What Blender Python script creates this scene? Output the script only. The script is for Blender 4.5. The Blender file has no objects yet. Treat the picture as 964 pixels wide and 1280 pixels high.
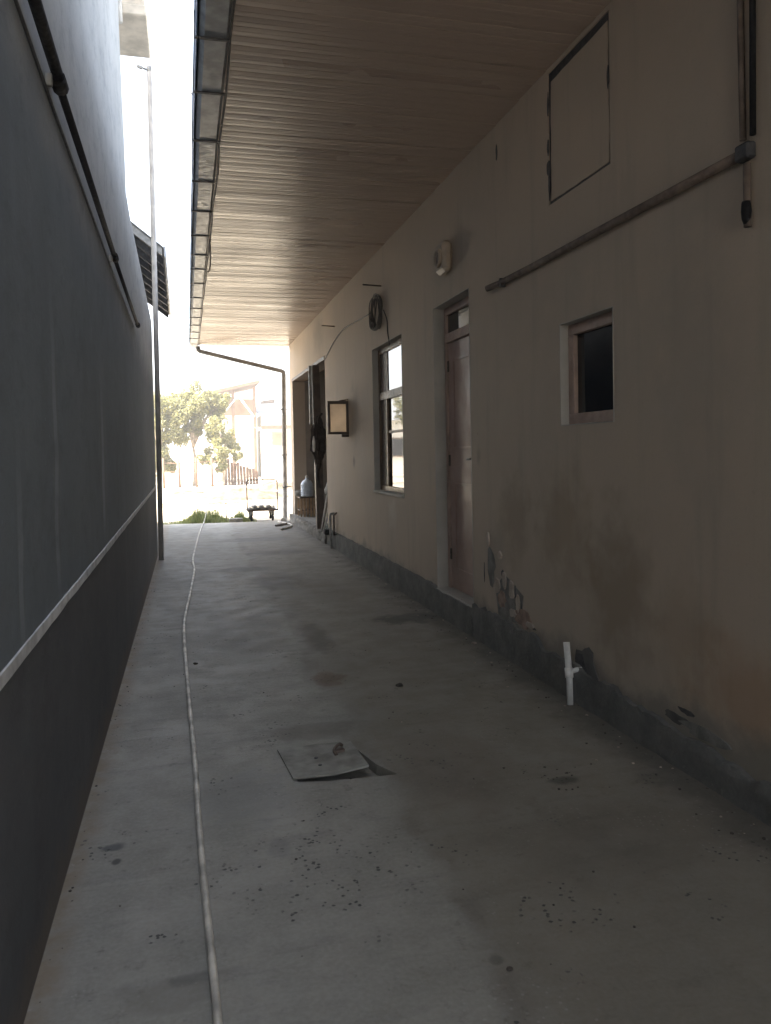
import bpy, bmesh, math, random
from mathutils import Vector, Matrix, noise
R = math.radians
rnd = random.Random(7)
S = bpy.context.scene
COL = S.collection

# ------------------------------------------------------------------ camera
cam = bpy.data.cameras.new('camera')
cam.sensor_fit = 'HORIZONTAL'; cam.sensor_width = 36.0
cam.lens = 965.0 / 964.0 * 36.0
cam.shift_y = -51.5 / 964.0
cam.clip_start = 0.05; cam.clip_end = 2000
camo = bpy.data.objects.new('camera', cam); COL.objects.link(camo)
Rx, Ux, Fx = (0.96835091, -0.24885382, -0.01919086), (0.02509718, 0.02058285, 0.9994731), (0.2483277, 0.96832232, -0.02617695)
m = Matrix.Identity(4)
for i in range(3):
    m[i][0] = Rx[i]; m[i][1] = Ux[i]; m[i][2] = -Fx[i]
m[2][3] = 1.5
camo.matrix_world = m
S.camera = camo

# ------------------------------------------------------------------ light
SUN_EL, SUN_AZ = 50.0, -104.0      # azimuth: clockwise from +Y, the sun stands left and slightly behind the camera
EXPOSURE = 2.98
w = bpy.data.worlds.new('World'); S.world = w; w.use_nodes = True
wt = w.node_tree; bg = wt.nodes['Background']
sky = wt.nodes.new('ShaderNodeTexSky'); sky.sky_type = 'NISHITA'; sky.sun_disc = False
sky.sun_elevation = R(SUN_EL); sky.sun_rotation = R(SUN_AZ)
sky.air_density = 1.0; sky.dust_density = 3.0; sky.ozone_density = 1.0
hs_ = wt.nodes.new('ShaderNodeHueSaturation'); hs_.inputs['Saturation'].default_value = 0.5   # milky, hazy sky
wt.links.new(sky.outputs[0], hs_.inputs['Color']); wt.links.new(hs_.outputs[0], bg.inputs[0]); bg.inputs[1].default_value = 0.13
sl = bpy.data.lights.new('sun', 'SUN'); sl.energy = 5.0; sl.angle = R(0.53); sl.color = (1.0, 0.93, 0.82)
so = bpy.data.objects.new('sun', sl); COL.objects.link(so)
sd = Vector((math.sin(R(SUN_AZ)) * math.cos(R(SUN_EL)), math.cos(R(SUN_AZ)) * math.cos(R(SUN_EL)), math.sin(R(SUN_EL))))
so.rotation_euler = sd.to_track_quat('Z', 'Y').to_euler(); so.location = (-30, -10, 40)
S.view_settings.view_transform = 'Standard'; S.view_settings.look = 'None'
S.view_settings.exposure = EXPOSURE; S.view_settings.gamma = 1.0
S.cycles.max_bounces = 10; S.cycles.diffuse_bounces = 6; S.cycles.glossy_bounces = 4
S.cycles.sample_clamp_indirect = 6.0
S.cycles.use_denoising = True

# ------------------------------------------------------------------ materials
class N:
    """small node-graph helper"""
    def __init__(s, name, rough=0.85, metallic=0.0, spec=0.5):
        s.m = bpy.data.materials.new(name); s.m.use_nodes = True
        s.t = s.m.node_tree; s.b = s.t.nodes['Principled BSDF']
        s.b.inputs['Roughness'].default_value = rough; s.b.inputs['Metallic'].default_value = metallic
        s.b.inputs['Specular IOR Level'].default_value = spec
        s.tc = s.t.nodes.new('ShaderNodeNewGeometry').outputs['Position']   # still scene: world position
    def set(s, sock, v):
        if isinstance(v, bpy.types.NodeSocket): s.t.links.new(v, sock)
        else: sock.default_value = v
    def map(s, scale=(1, 1, 1), loc=(0, 0, 0), rot=(0, 0, 0)):
        n = s.t.nodes.new('ShaderNodeMapping'); s.t.links.new(s.tc, n.inputs[0])
        n.inputs['Scale'].default_value = scale; n.inputs['Location'].default_value = loc; n.inputs['Rotation'].default_value = rot
        return n.outputs[0]
    def noise(s, scale, detail=4, rough=0.55, vec=None, dist=0.0):
        n = s.t.nodes.new('ShaderNodeTexNoise'); n.inputs['Scale'].default_value = scale
        n.inputs['Detail'].default_value = detail; n.inputs['Roughness'].default_value = rough; n.inputs['Distortion'].default_value = dist
        s.t.links.new(vec or s.tc, n.inputs['Vector']); return n.outputs['Fac']
    def vor(s, scale, vec=None, feature='F1'):
        n = s.t.nodes.new('ShaderNodeTexVoronoi'); n.feature = feature; n.inputs['Scale'].default_value = scale
        s.t.links.new(vec or s.tc, n.inputs['Vector']); return n.outputs['Distance']
    def ramp(s, f, a, b, lo=0.0, hi=1.0):
        n = s.t.nodes.new('ShaderNodeMapRange'); n.interpolation_type = 'SMOOTHSTEP'
        s.set(n.inputs[0], f)
        for i, v in ((1, a), (2, b), (3, lo), (4, hi)): s.set(n.inputs[i], v)
        return n.outputs[0]
    def math(s, op, a, b=0.0):
        n = s.t.nodes.new('ShaderNodeMath'); n.operation = op; s.set(n.inputs[0], a); s.set(n.inputs[1], b); return n.outputs[0]
    def mix(s, f, a, b):
        n = s.t.nodes.new('ShaderNodeMix'); n.data_type = 'RGBA'; s.set(n.inputs[0], f)
        for sock, v in ((n.inputs[6], a), (n.inputs[7], b)):
            s.set(sock, v if isinstance(v, bpy.types.NodeSocket) else (*v, 1.0) if len(v) == 3 else v)
        return n.outputs[2]
    def xyz(s):
        n = s.t.nodes.new('ShaderNodeSeparateXYZ'); s.t.links.new(s.tc, n.inputs[0]); return n.outputs
    def color(s, v): s.set(s.b.inputs['Base Color'], v if isinstance(v, bpy.types.NodeSocket) else (*v, 1.0)); return s
    def rough(s, v): s.set(s.b.inputs['Roughness'], v); return s
    def bump(s, h, strength=0.3, dist=0.01):
        n = s.t.nodes.new('ShaderNodeBump'); n.inputs['Strength'].default_value = strength; n.inputs['Distance'].default_value = dist
        s.t.links.new(h, n.inputs['Height']); s.t.links.new(n.outputs[0], s.b.inputs['Normal']); return s
    def blob(s, a, b, ca, cb, ra, rb, nz, soft=0.5, wob=0.5):
        """soft-edged irregular stain on the plane of coordinates a,b"""
        u = s.math('DIVIDE', s.math('SUBTRACT', a, ca), ra); v = s.math('DIVIDE', s.math('SUBTRACT', b, cb), rb)
        d = s.math('SQRT', s.math('ADD', s.math('MULTIPLY', u, u), s.math('MULTIPLY', v, v)))
        d = s.math('ADD', d, s.math('MULTIPLY', s.math('SUBTRACT', nz, 0.5), wob * 4))
        return s.ramp(d, 1.0 - soft, 1.0 + soft * 0.3, 1.0, 0.0)

def simple(name, c, var=0.25, scale=6, rough=0.8, metallic=0.0, bump=0.15, spec=0.5, bd=0.004):
    n = N(name, rough, metallic, spec)
    f = n.noise(scale, 5)
    d = tuple(x * (1 - var) for x in c); l = tuple(min(1, x * (1 + var)) for x in c)
    n.color(n.mix(n.ramp(f, 0.3, 0.7), d, l))
    n.rough(n.ramp(n.noise(scale * 3, 3), 0.3, 0.7, max(0.02, rough - 0.12), min(1, rough + 0.12)))
    if bump: n.bump(n.noise(scale * 8, 4), bump, bd)
    return n.m

M = {}
# floor concrete
n = N('floor_concrete', 0.8); x, y, z = n.xyz()
big = n.noise(0.9, 5, 0.6); mid = n.noise(4.5, 6, 0.65); fine = n.noise(60, 3, 0.6)
trow = n.noise(1.0, 5, 0.6, n.map((2.2, 11, 1)))
c = n.mix(n.ramp(big, 0.3, 0.7), (0.265, 0.258, 0.225), (0.365, 0.352, 0.31))
c = n.mix(n.ramp(mid, 0.35, 0.7, 0.0, 0.55), c, (0.215, 0.21, 0.18))
c = n.mix(n.ramp(trow, 0.52, 0.72, 0.0, 0.45), c, (0.17, 0.165, 0.15))
c = n.mix(n.ramp(fine, 0.25, 0.8, 0.0, 0.3), c, (0.45, 0.44, 0.42))
edge = n.math('ADD', x, n.math('MULTIPLY', n.math('SUBTRACT', n.noise(1.1, 4), 0.5), 0.55))
spk = n.noise(16, 5, 0.7)
c = n.mix(n.math('MULTIPLY', n.ramp(spk, 0.55, 0.72, 0.0, 0.6), n.ramp(n.noise(1.6, 4), 0.42, 0.6)), c, (0.13, 0.125, 0.105))
c = n.mix(n.math('MULTIPLY', n.ramp(n.noise(23, 4, 0.7), 0.6, 0.75, 0.0, 0.5), n.ramp(n.noise(1.1, 4), 0.45, 0.6)), c, (0.46, 0.46, 0.42))
right = n.ramp(edge, 0.74, 0.98)                       # browner, darker tone along the house
c = n.mix(n.math('MULTIPLY', right, 0.5), c, (0.185, 0.155, 0.115))
line = n.math('MULTIPLY', n.math('MULTIPLY', n.ramp(edge, 0.76, 0.83), n.ramp(edge, 0.84, 0.94, 1.0, 0.0)), n.ramp(n.noise(2.3, 4), 0.4, 0.6))
c = n.mix(n.math('MULTIPLY', line, 0.35), c, (0.10, 0.075, 0.06))
c = n.mix(n.math('MULTIPLY', n.ramp(n.math('ADD', x, n.math('MULTIPLY', mid, 0.14)), -0.38, -0.27, 1.0, 0.0), n.ramp(n.noise(7, 5, 0.7), 0.3, 0.65, 0.25, 0.8)), c, (0.24, 0.185, 0.125))
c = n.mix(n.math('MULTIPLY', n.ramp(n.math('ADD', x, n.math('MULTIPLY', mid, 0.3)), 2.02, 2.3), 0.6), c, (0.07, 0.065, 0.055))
nz = n.noise(9, 4)
for bx_, by_, ra, rb, k, col in ((-0.32, 3.09, .055, .03, .75, (.07, .075, .085)), (0.30, 2.92, .05, .08, .3, (.10, .11, .12)),
        (-0.1, 2.2, .16, .08, .35, (.12, .11, .09)), (0.87, 5.0, .12, .18, .55, (.12, .06, .03)), (0.98, 6.2, .12, .6, .5, (.09, .08, .07)),
        (1.35, 11.6, .5, .3, .55, (.09, .085, .08)), (0.6, 10.1, .45, .25, .6, (.10, .095, .09)), (1.0, 9.0, .4, .7, .5, (.12, .11, .10)),
        (1.1, 13.5, .7, .4, .4, (.12, .12, .12)), (1.85, 6.6, .35, .22, .75, (.06, .055, .05)), (0.62, 4.08, .32, .14, .5, (.11, .10, .085)),
        (1.61, 3.14, .08, .05, .7, (.05, .045, .04)), (0.84, 2.08, .02, .02, .4, (.05, .045, .04)), (-0.29, 2.98, .02, .025, .8, (.06, .06, .06)),
        (0.0, 2.25, .12, .03, .4, (.09, .09, .09)), (1.2, 3.4, .3, .5, .3, (.12, .09, .07)), (1.5, 2.6, .5, .35, .3, (.10, .08, .06)), (0.4, 6.5, .4, .8, .3, (.14, .13, .12)), (0.2, 3.4, .25, .3, .3, (.15, .16, .17)), (1.4, 8.2, .3, .8, .35, (.12, .10, .08))):
    c = n.mix(n.math('MULTIPLY', n.blob(x, y, bx_, by_, ra, rb, nz), k), c, col)
# small pits gathered in patches
pit = n.ramp(n.math('ADD', n.vor(38, n.map((1, 1, 0.01))), n.math('MULTIPLY', n.noise(110, 3), 0.5)), 0.46, 0.54, 1.0, 0.0)
pm = n.ramp(n.noise(2.6, 3, 0.6, n.map((1, 1, 1), (3.3, 1.7, 0))), 0.54, 0.62)
pm = n.math('MAXIMUM', pm, n.blob(x, y, 0.45, 2.7, .5, .35, n.noise(3, 4), 0.6, 0.4))
pm = n.math('MULTIPLY', pm, n.ramp(n.noise(9, 3), 0.47, 0.55))
pits = n.math('MULTIPLY', pit, pm)
c = n.mix(n.math('MULTIPLY', pits, 0.85), c, (0.05, 0.05, 0.05))
lp = n.math('MULTIPLY', n.ramp(n.vor(34, n.map((1, 1, 0.01), (5, 2, 0))), 0.12, 0.2, 1.0, 0.0), n.ramp(n.noise(1.7, 3), 0.53, 0.62))
c = n.mix(n.math('MULTIPLY', lp, 0.2), c, (0.55, 0.54, 0.52))
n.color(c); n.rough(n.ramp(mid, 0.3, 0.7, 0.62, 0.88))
h = n.math('ADD', n.math('MULTIPLY', trow, 0.6), n.math('ADD', n.math('MULTIPLY', fine, 0.25), n.math('MULTIPLY', pits, -0.8)))
n.bump(h, 0.45, 0.008); M['floor'] = n.m

# house plaster
n = N('house_plaster', 0.72, spec=0.35); x, y, z = n.xyz()
big = n.noise(0.8, 5, 0.6); mid = n.noise(3.2, 6, 0.65); fine = n.noise(45, 4, 0.6)
st = n.noise(1.0, 5, 0.6, n.map((1, 5.0, 0.5)))
c = n.mix(n.ramp(big, 0.3, 0.7), (0.50, 0.41, 0.32), (0.43, 0.365, 0.295))
c = n.mix(n.ramp(mid, 0.45, 0.75, 0.0, 0.5), c, (0.53, 0.44, 0.345))
c = n.mix(n.ramp(st, 0.5, 0.75, 0.0, 0.45), c, (0.33, 0.29, 0.24))
c = n.mix(n.ramp(fine, 0.55, 0.8, 0.0, 0.25), c, (0.30, 0.26, 0.22))
nz = n.noise(5, 5)
for by_, bz_, ra, rb, k, col in ((4.25, 1.0, .4, .4, .4, (.24, .165, .09)), (3.65, 0.72, .35, .5, .42, (.19, .125, .065)), (2.6, 0.45, .55, .25, .4, (.34, .18, .085)),
        (5.0, 1.0, .3, .35, .4, (.22, .16, .10)), (3.1, 0.62, .25, .3, .3, (.30, .21, .13)), (5.3, 0.75, .2, .3, .45, (.33, .29, .25)),
        (6.3, 3.1, .5, .25, .3, (.28, .25, .21)), (10.2, 2.0, .35, .45, .45, (.20, .18, .16)), (13.0, 3.5, .6, .35, .3, (.22, .20, .17)),
        (8.3, 0.8, .18, .2, .5, (.58, .54, .48)), (5.65, 1.45, .05, .10, .55, (.27, .23, .19)), (10.3, 1.35, .08, .08, .8, (.15, .13, .11)),
        (9.9, 1.6, .3, .6, .25, (.55, .50, .45)), (4.9, 2.4, .8, .5, .2, (.32, .28, .23)), (3.0, 1.9, .3, .9, .25, (.31, .27, .23))):
    c = n.mix(n.math('MULTIPLY', n.blob(y, z, by_, bz_, ra, rb, nz, 0.8, 0.45), k), c, col)
zz = n.math('ADD', z, n.math('MULTIPLY', n.math('SUBTRACT', n.noise(2.2, 6, 0.7), 0.5), 0.5))
c = n.mix(n.ramp(zz, 0.20, 0.36, 0.7, 0.0), c, (0.20, 0.19, 0.17))
c = n.mix(n.ramp(n.vor(2.6, n.map((1, 1, 1), (0.2, 0.4, 0.1))), 0.008, 0.016, 0.9, 0.0), c, (0.08, 0.07, 0.06))
n.color(c); n.rough(n.ramp(mid, 0.3, 0.7, 0.72, 0.85))
n.bump(n.math('ADD', n.math('MULTIPLY', mid, 0.10), n.math('MULTIPLY', fine, 0.16)), 0.5, 0.012); M['plaster'] = n.m

# plinth cement
n = N('plinth_cement', 0.9); x, y, z = n.xyz()
c = n.mix(n.ramp(n.noise(5, 6, 0.7), 0.3, 0.7), (0.11, 0.11, 0.105), (0.19, 0.187, 0.172))
c = n.mix(n.ramp(n.noise(28, 4), 0.6, 0.75, 0.0, 0.5), c, (0.26, 0.25, 0.23))
n.color(c); n.bump(n.noise(22, 6, 0.7), 0.9, 0.02); M['plinth'] = n.m

# left wall renders
def left_wall(name, lo, hi, stain, pale=None):
    n = N(name, 0.88, spec=0.3); x, y, z = n.xyz()
    c = n.mix(n.ramp(n.noise(0.5, 5, 0.6), 0.3, 0.7), lo, hi)
    v = n.noise(1.0, 5, 0.6, n.map((1, 2.6, 0.22)))
    c = n.mix(n.ramp(v, 0.5, 0.8, 0.0, 0.35), c, tuple(q * 1.25 for q in hi))
    v2 = n.noise(1.0, 4, 0.6, n.map((1, 1.3, 0.3), (0, 4, 2)))
    c = n.mix(n.ramp(v2, 0.5, 0.75, 0.0, 0.4), c, stain)
    if pale:     # paler above the pipe line: brighter sky light put into the colour
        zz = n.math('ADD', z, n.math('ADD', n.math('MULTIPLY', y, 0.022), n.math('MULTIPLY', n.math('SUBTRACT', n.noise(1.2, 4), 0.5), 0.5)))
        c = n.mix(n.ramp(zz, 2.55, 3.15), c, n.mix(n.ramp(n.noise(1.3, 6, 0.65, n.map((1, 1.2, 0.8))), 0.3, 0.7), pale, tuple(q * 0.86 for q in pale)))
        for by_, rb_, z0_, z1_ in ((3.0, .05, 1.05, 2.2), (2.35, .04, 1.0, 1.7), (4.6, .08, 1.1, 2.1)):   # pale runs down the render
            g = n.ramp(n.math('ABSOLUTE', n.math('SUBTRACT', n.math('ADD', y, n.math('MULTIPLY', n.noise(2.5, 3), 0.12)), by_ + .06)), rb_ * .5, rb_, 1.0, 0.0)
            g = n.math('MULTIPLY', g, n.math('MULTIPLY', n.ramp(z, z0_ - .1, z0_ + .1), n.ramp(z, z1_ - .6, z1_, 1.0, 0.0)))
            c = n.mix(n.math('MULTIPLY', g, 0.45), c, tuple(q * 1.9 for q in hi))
    tr = n.noise(1.0, 6, 0.7, n.map((1, 5, 9), rot=(0.5, 0, 0)))
    c = n.mix(n.ramp(tr, 0.45, 0.75, 0.0, 0.4), c, tuple(q * 0.72 for q in lo))
    c = n.mix(n.ramp(n.noise(7, 6, 0.7), 0.5, 0.8, 0.0, 0.35), c, tuple(q * 1.35 for q in hi))
    dirt = n.ramp(n.math('ADD', z, n.math('MULTIPLY', n.math('SUBTRACT', n.noise(6, 5, 0.7), 0.5), 0.35)), 0.02, 0.2, 0.55, 0.0)
    c = n.mix(dirt, c, (0.16, 0.13, 0.10))
    f = n.noise(90, 3)
    c = n.mix(n.ramp(f, 0.55, 0.8, 0.0, 0.3), c, tuple(q * 0.6 for q in lo))
    sp = n.math('MULTIPLY', n.ramp(n.vor(11), 0.05, 0.09, 1.0, 0.0), n.ramp(n.noise(2.0, 3), 0.5, 0.6))
    c = n.mix(n.math('MULTIPLY', sp, 0.4), c, tuple(q * 1.8 for q in hi))
    n.color(c)
    n.bump(n.math('ADD', n.math('MULTIPLY', n.noise(1.4, 4, 0.55), 0.8), n.math('ADD', n.math('MULTIPLY', tr, 0.25), n.math('MULTIPLY', n.noise(55, 5, 0.7), 0.2))), 0.55, 0.015)
    return n.m
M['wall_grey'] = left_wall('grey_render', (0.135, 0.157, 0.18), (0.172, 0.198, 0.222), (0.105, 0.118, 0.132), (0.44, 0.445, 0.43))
M['wall_dark'] = left_wall('dark_render', (0.085, 0.09, 0.096), (0.12, 0.124, 0.13), (0.07, 0.07, 0.07))
M['stripe'] = simple('pale_mortar', (0.62, 0.63, 0.63), 0.25, 9, 0.85)

# ribbed soffit panels, aged cream plastic
n = N('soffit_panel', 0.35, spec=0.5)
oi = n.t.nodes.new('ShaderNodeObjectInfo').outputs['Random']
c = n.mix(oi, (0.41, 0.325, 0.27), (0.44, 0.355, 0.295))
c = n.mix(n.ramp(n.noise(2.0, 5, 0.65, n.map((0.5, 3, 1))), 0.4, 0.9, 0.0, 0.10), c, (0.34, 0.27, 0.205))
n.color(c); n.rough(n.math('ADD', n.ramp(n.noise(1.5, 2), 0.3, 0.7, 0.24, 0.30), n.math('MULTIPLY', oi, 0.12)))
n.bump(n.noise(1.6, 2, 0.4, n.map((1, 4, 1))), 0.15, 0.01); M['soffit'] = n.m

M['gutter'] = simple('gutter_zinc', (0.30, 0.32, 0.34), 0.25, 7, 0.45, 0.3)
M['gutter_blue'] = simple('gutter_blue_lip', (0.14, 0.22, 0.36), 0.2, 7, 0.45)
M['strap'] = simple('strap_black', (0.05, 0.05, 0.055), 0.3, 20, 0.6)
M['black'] = simple('black_plastic', (0.012, 0.012, 0.014), 0.2, 20, 0.75, spec=0.2)
M['frame_pink'] = simple('dusty_pink_frame', (0.42, 0.31, 0.255), 0.15, 8, 0.6)
M['cable'] = simple('cable_rubber', (0.05, 0.045, 0.04), 0.3, 30, 0.6)
M['rust'] = simple('rusty_pipe', (0.13, 0.10, 0.082), 0.35, 14, 0.75, 0, 0.3)
M['steel'] = simple('grey_steel', (0.25, 0.25, 0.245), 0.3, 10, 0.5, 0.5)
M['brown_steel'] = simple('brown_paint_steel', (0.085, 0.06, 0.045), 0.4, 8, 0.55)
M['pole'] = simple('pole_paint', (0.32, 0.30, 0.275), 0.2, 5, 0.6)
M['pipe_galv'] = simple('painted_downpipe', (0.30, 0.29, 0.27), 0.25, 7, 0.5, 0.2)
M['white_pvc'] = simple('white_pvc', (0.66, 0.65, 0.62), 0.12, 14, 0.4)
M['hose'] = simple('cream_hose', (0.55, 0.52, 0.45), 0.4, 7, 0.5)
M['door'] = simple('door_paint', (0.42, 0.30, 0.25), 0.10, 2.5, 0.42, 0, 0.0); M['door'].node_tree.nodes['Principled BSDF'].inputs['Specular IOR Level'].default_value = 0.35
M['wood_dark'] = simple('dark_wood', (0.085, 0.055, 0.038), 0.4, 12, 0.5)
M['wood_frame'] = simple('brown_wood', (0.17, 0.115, 0.07), 0.35, 12, 0.45)
M['wood_pale'] = simple('weathered_wood', (0.42, 0.29, 0.18), 0.35, 9, 0.8)
M['reveal'] = simple('reveal_plaster', (0.40, 0.385, 0.35), 0.12, 3, 0.75)
M['cream_sheet'] = simple('cream_sheet', (0.86, 0.76, 0.64), 0.08, 5, 0.45)
M['brick'] = simple('exposed_undercoat', (0.30, 0.215, 0.17), 0.35, 14, 0.9, bump=0.6, bd=0.01)
M['cement_patch'] = simple('cement_patch', (0.20, 0.195, 0.18), 0.3, 10, 0.9, bump=0.6, bd=0.01)
M['peel'] = simple('loose_plaster', (0.44, 0.37, 0.31), 0.2, 8, 0.8, bump=0.5, bd=0.01)
M['lid'] = simple('lid_concrete', (0.245, 0.24, 0.215), 0.3, 9, 0.75, bump=0.4)
M['pit_cement'] = simple('pit_cement', (0.10, 0.095, 0.09), 0.3, 8, 0.9)
M['socket'] = simple('cream_plastic', (0.36, 0.30, 0.24), 0.15, 9, 0.45)
M['brass'] = simple('worn_metal', (0.12, 0.10, 0.08), 0.3, 9, 0.35, 0.8)
M['jug'] = simple('blue_white_plastic', (0.50, 0.58, 0.70), 0.1, 9, 0.3)
M['barn_wood'] = simple('barn_wood', (0.13, 0.075, 0.045), 0.3, 4, 0.9)
M['tray'] = simple('tray_pulp', (0.55, 0.53, 0.50), 0.3, 12, 0.9)
M['thin_steel'] = simple('thin_dark_steel', (0.035, 0.03, 0.03), 0.2, 12, 0.7)
M['cloth'] = simple('dark_cloth', (0.045, 0.035, 0.03), 0.5, 14, 0.9, bump=0.6)
M['interior'] = simple('interior_plaster', (0.26, 0.225, 0.19), 0.2, 2.5, 0.9)
M['dirt'] = simple('dry_dirt', (0.46, 0.40, 0.31), 0.3, 0.6, 0.95, bump=0.8, bd=0.08)
M['rubble'] = simple('rubble', (0.15, 0.11, 0.07), 0.5, 5, 0.95, bump=0.8, bd=0.05)
M['whitewash'] = simple('whitewash', (0.72, 0.69, 0.62), 0.08, 0.8, 0.9)
M['mud_wall'] = simple('mud_wall', (0.25, 0.17, 0.11), 0.2, 1.5, 0.95, bump=0.5, bd=0.03)
M['roof_sheet'] = simple('grey_roof_sheet', (0.30, 0.31, 0.32), 0.2, 1.5, 0.55, 0.3)
M['concrete_beige'] = simple('beige_concrete', (0.58, 0.52, 0.43), 0.2, 6, 0.85)
M['tarp'] = simple('pale_tarp', (0.78, 0.77, 0.74), 0.06, 2, 0.7)
M['awning'] = simple('awning_underside', (0.07, 0.068, 0.065), 0.3, 5, 0.7)
M['stone'] = simple('rough_stone', (0.20, 0.19, 0.17), 0.35, 7, 0.9, bump=0.7, bd=0.02)
M['debris'] = simple('debris_dark', (0.07, 0.06, 0.05), 0.5, 20, 0.9)
M['bark'] = simple('bark', (0.26, 0.21, 0.16), 0.4, 8, 0.9, bump=0.7, bd=0.03)
def leafmat(name, a, b):
    n = N(name, 0.6)
    g = n.t.nodes.new('ShaderNodeNewGeometry').outputs['Random Per Island']
    n.color(n.mix(g, a, b)); n.b.inputs['Transmission Weight'].default_value = 0.0
    n.b.inputs['Subsurface Weight'].default_value = 0.0
    return n.m
def translucent(mat, col_socket, k):
    t = mat.node_tree; b = t.nodes['Principled BSDF']; out = [q for q in t.nodes if q.type == 'OUTPUT_MATERIAL'][0]
    tr = t.nodes.new('ShaderNodeBsdfTranslucent'); mx = t.nodes.new('ShaderNodeMixShader'); mx.inputs[0].default_value = k
    t.links.new(b.inputs['Base Color'].links[0].from_socket, tr.inputs[0])
    t.links.new(b.outputs[0], mx.inputs[1]); t.links.new(tr.outputs[0], mx.inputs[2]); t.links.new(mx.outputs[0], out.inputs[0])
translucent(M['cream_sheet'], None, 0.85)
M['leaf'] = leafmat('tree_leaf', (0.16, 0.17, 0.06), (0.30, 0.27, 0.12))
M['grass'] = leafmat('grass_blade', (0.12, 0.18, 0.06), (0.32, 0.32, 0.13))
translucent(M['leaf'], None, 0.5); translucent(M['grass'], None, 0.5)
n = N('dark_glass', 0.04, spec=0.6); n.color((0.010, 0.010, 0.012)); M['glass'] = n.m
n = N('pane_glass', 0.03, spec=0.9); n.color((0.02, 0.02, 0.022)); n.b.inputs['IOR'].default_value = 1.7
n.bump(n.noise(4, 2), 0.04, 0.01); M['mirror_glass'] = n.m

# ------------------------------------------------------------------ geometry helpers
def add_box(bm, a, b, rot=None, piv=None, bev=0.0):
    x0, y0, z0 = a; x1, y1, z1 = b
    vs = [bm.verts.new(Vector(p)) for p in ((x0, y0, z0), (x1, y0, z0), (x1, y1, z0), (x0, y1, z0), (x0, y0, z1), (x1, y0, z1), (x1, y1, z1), (x0, y1, z1))]
    fs = [bm.faces.new([vs[i] for i in f]) for f in ((0, 3, 2, 1), (4, 5, 6, 7), (0, 1, 5, 4), (1, 2, 6, 5), (2, 3, 7, 6), (3, 0, 4, 7))]
    if bev:
        es = {e for f in fs for e in f.edges}
        r = bmesh.ops.bevel(bm, geom=list(es), offset=bev, segments=1, affect='EDGES')
        vs = list({v for v in r['verts']} | {v for v in vs if v.is_valid})
    if rot is not None:
        c = Vector(piv) if piv else (Vector(a) + Vector(b)) / 2
        bmesh.ops.rotate(bm, cent=c, matrix=rot, verts=vs)
    return vs

def catmull(pts, k=6):
    pts = [Vector(p) for p in pts]; out = []
    q = [2 * pts[0] - pts[1]] + pts + [2 * pts[-1] - pts[-2]]
    for i in range(1, len(q) - 2):
        for j in range(k):
            t = j / k; a, b, c, d = q[i - 1], q[i], q[i + 1], q[i + 2]
            out.append(0.5 * (2 * b + (c - a) * t + (2 * a - 5 * b + 4 * c - d) * t * t + (3 * b - a - 3 * c + d) * t ** 3))
    return out + [pts[-1]]

def add_tube(bm, pts, r, n=10, cap=True):
    pts = [Vector(p) for p in pts]; rs = r if isinstance(r, (list, tuple)) else [r] * len(pts)
    rings = []; up = None
    for i, p in enumerate(pts):
        d = (pts[min(i + 1, len(pts) - 1)] - pts[max(i - 1, 0)]).normalized()
        if up is None:
            up = Vector((0, 0, 1)) if abs(d.z) < 0.9 else Vector((1, 0, 0))
        s = d.cross(up).normalized(); up = s.cross(d).normalized()
        rings.append([bm.verts.new(p + (s * math.cos(2 * math.pi * k / n) + up * math.sin(2 * math.pi * k / n)) * rs[i]) for k in range(n)])
    for a, b in zip(rings, rings[1:]):
        for k in range(n):
            f = bm.faces.new((a[k], a[(k + 1) % n], b[(k + 1) % n], b[k])); f.smooth = True
    if cap:
        bm.faces.new(rings[0][::-1]); bm.faces.new(rings[-1])

def add_lathe(bm, prof, c, n=20, axis='Z'):
    c = Vector(c); rings = []
    for r, h in prof:
        ring = []
        for k in range(n):
            a = 2 * math.pi * k / n; u, v = r * math.cos(a), r * math.sin(a)
            p = Vector((u, v, h)) if axis == 'Z' else Vector((h, u, v)) if axis == 'X' else Vector((u, h, v))
            ring.append(bm.verts.new(c + p))
        rings.append(ring)
    for a, b in zip(rings, rings[1:]):
        for k in range(n):
            f = bm.faces.new((a[k], a[(k + 1) % n], b[(k + 1) % n], b[k])); f.smooth = True
    bm.faces.new(rings[0][::-1]); bm.faces.new(rings[-1])

def add_prism(bm, poly, ext):
    """poly: list of 3D points of a planar outline; ext: vector"""
    a = [bm.verts.new(Vector(p)) for p in poly]; b = [bm.verts.new(Vector(p) + Vector(ext)) for p in poly]
    n = len(a); bm.faces.new(a); bm.faces.new(b[::-1])
    for i in range(n): bm.faces.new((a[i], b[i], b[(i + 1) % n], a[(i + 1) % n]))

def wloc(o):
    v = Vector((0, 0, 0))
    while o is not None: v += Vector(o.location); o = o.parent
    return v

def obj(name, bm, mat, parent=None, label=None, recalc=True, kind=None):
    """one mesh object; the bmesh is in world coordinates"""
    if recalc: bmesh.ops.recalc_face_normals(bm, faces=bm.faces[:])
    me = bpy.data.meshes.new(name)
    off = wloc(parent) if parent is not None else Vector((0, 0, 0))
    if off.length: bmesh.ops.translate(bm, verts=bm.verts[:], vec=-off)
    bm.to_mesh(me); bm.free(); me.materials.append(mat)
    o = bpy.data.objects.new(name, me); COL.objects.link(o)
    if parent is not None: o.parent = parent
    if label: o['label'] = label
    if kind: o['kind'] = kind
    return o

def tag(o, label=None, cat=None, group=None, kind=None):
    if label: o['label'] = label
    if cat: o['category'] = cat
    if group: o['group'] = group
    if kind: o['kind'] = kind
    return o

def thing(name, loc, label, cat, group=None):
    o = bpy.data.objects.new(name, None); COL.objects.link(o); o.location = loc; o.empty_display_size = 0.2
    return tag(o, label, cat, group)

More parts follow.
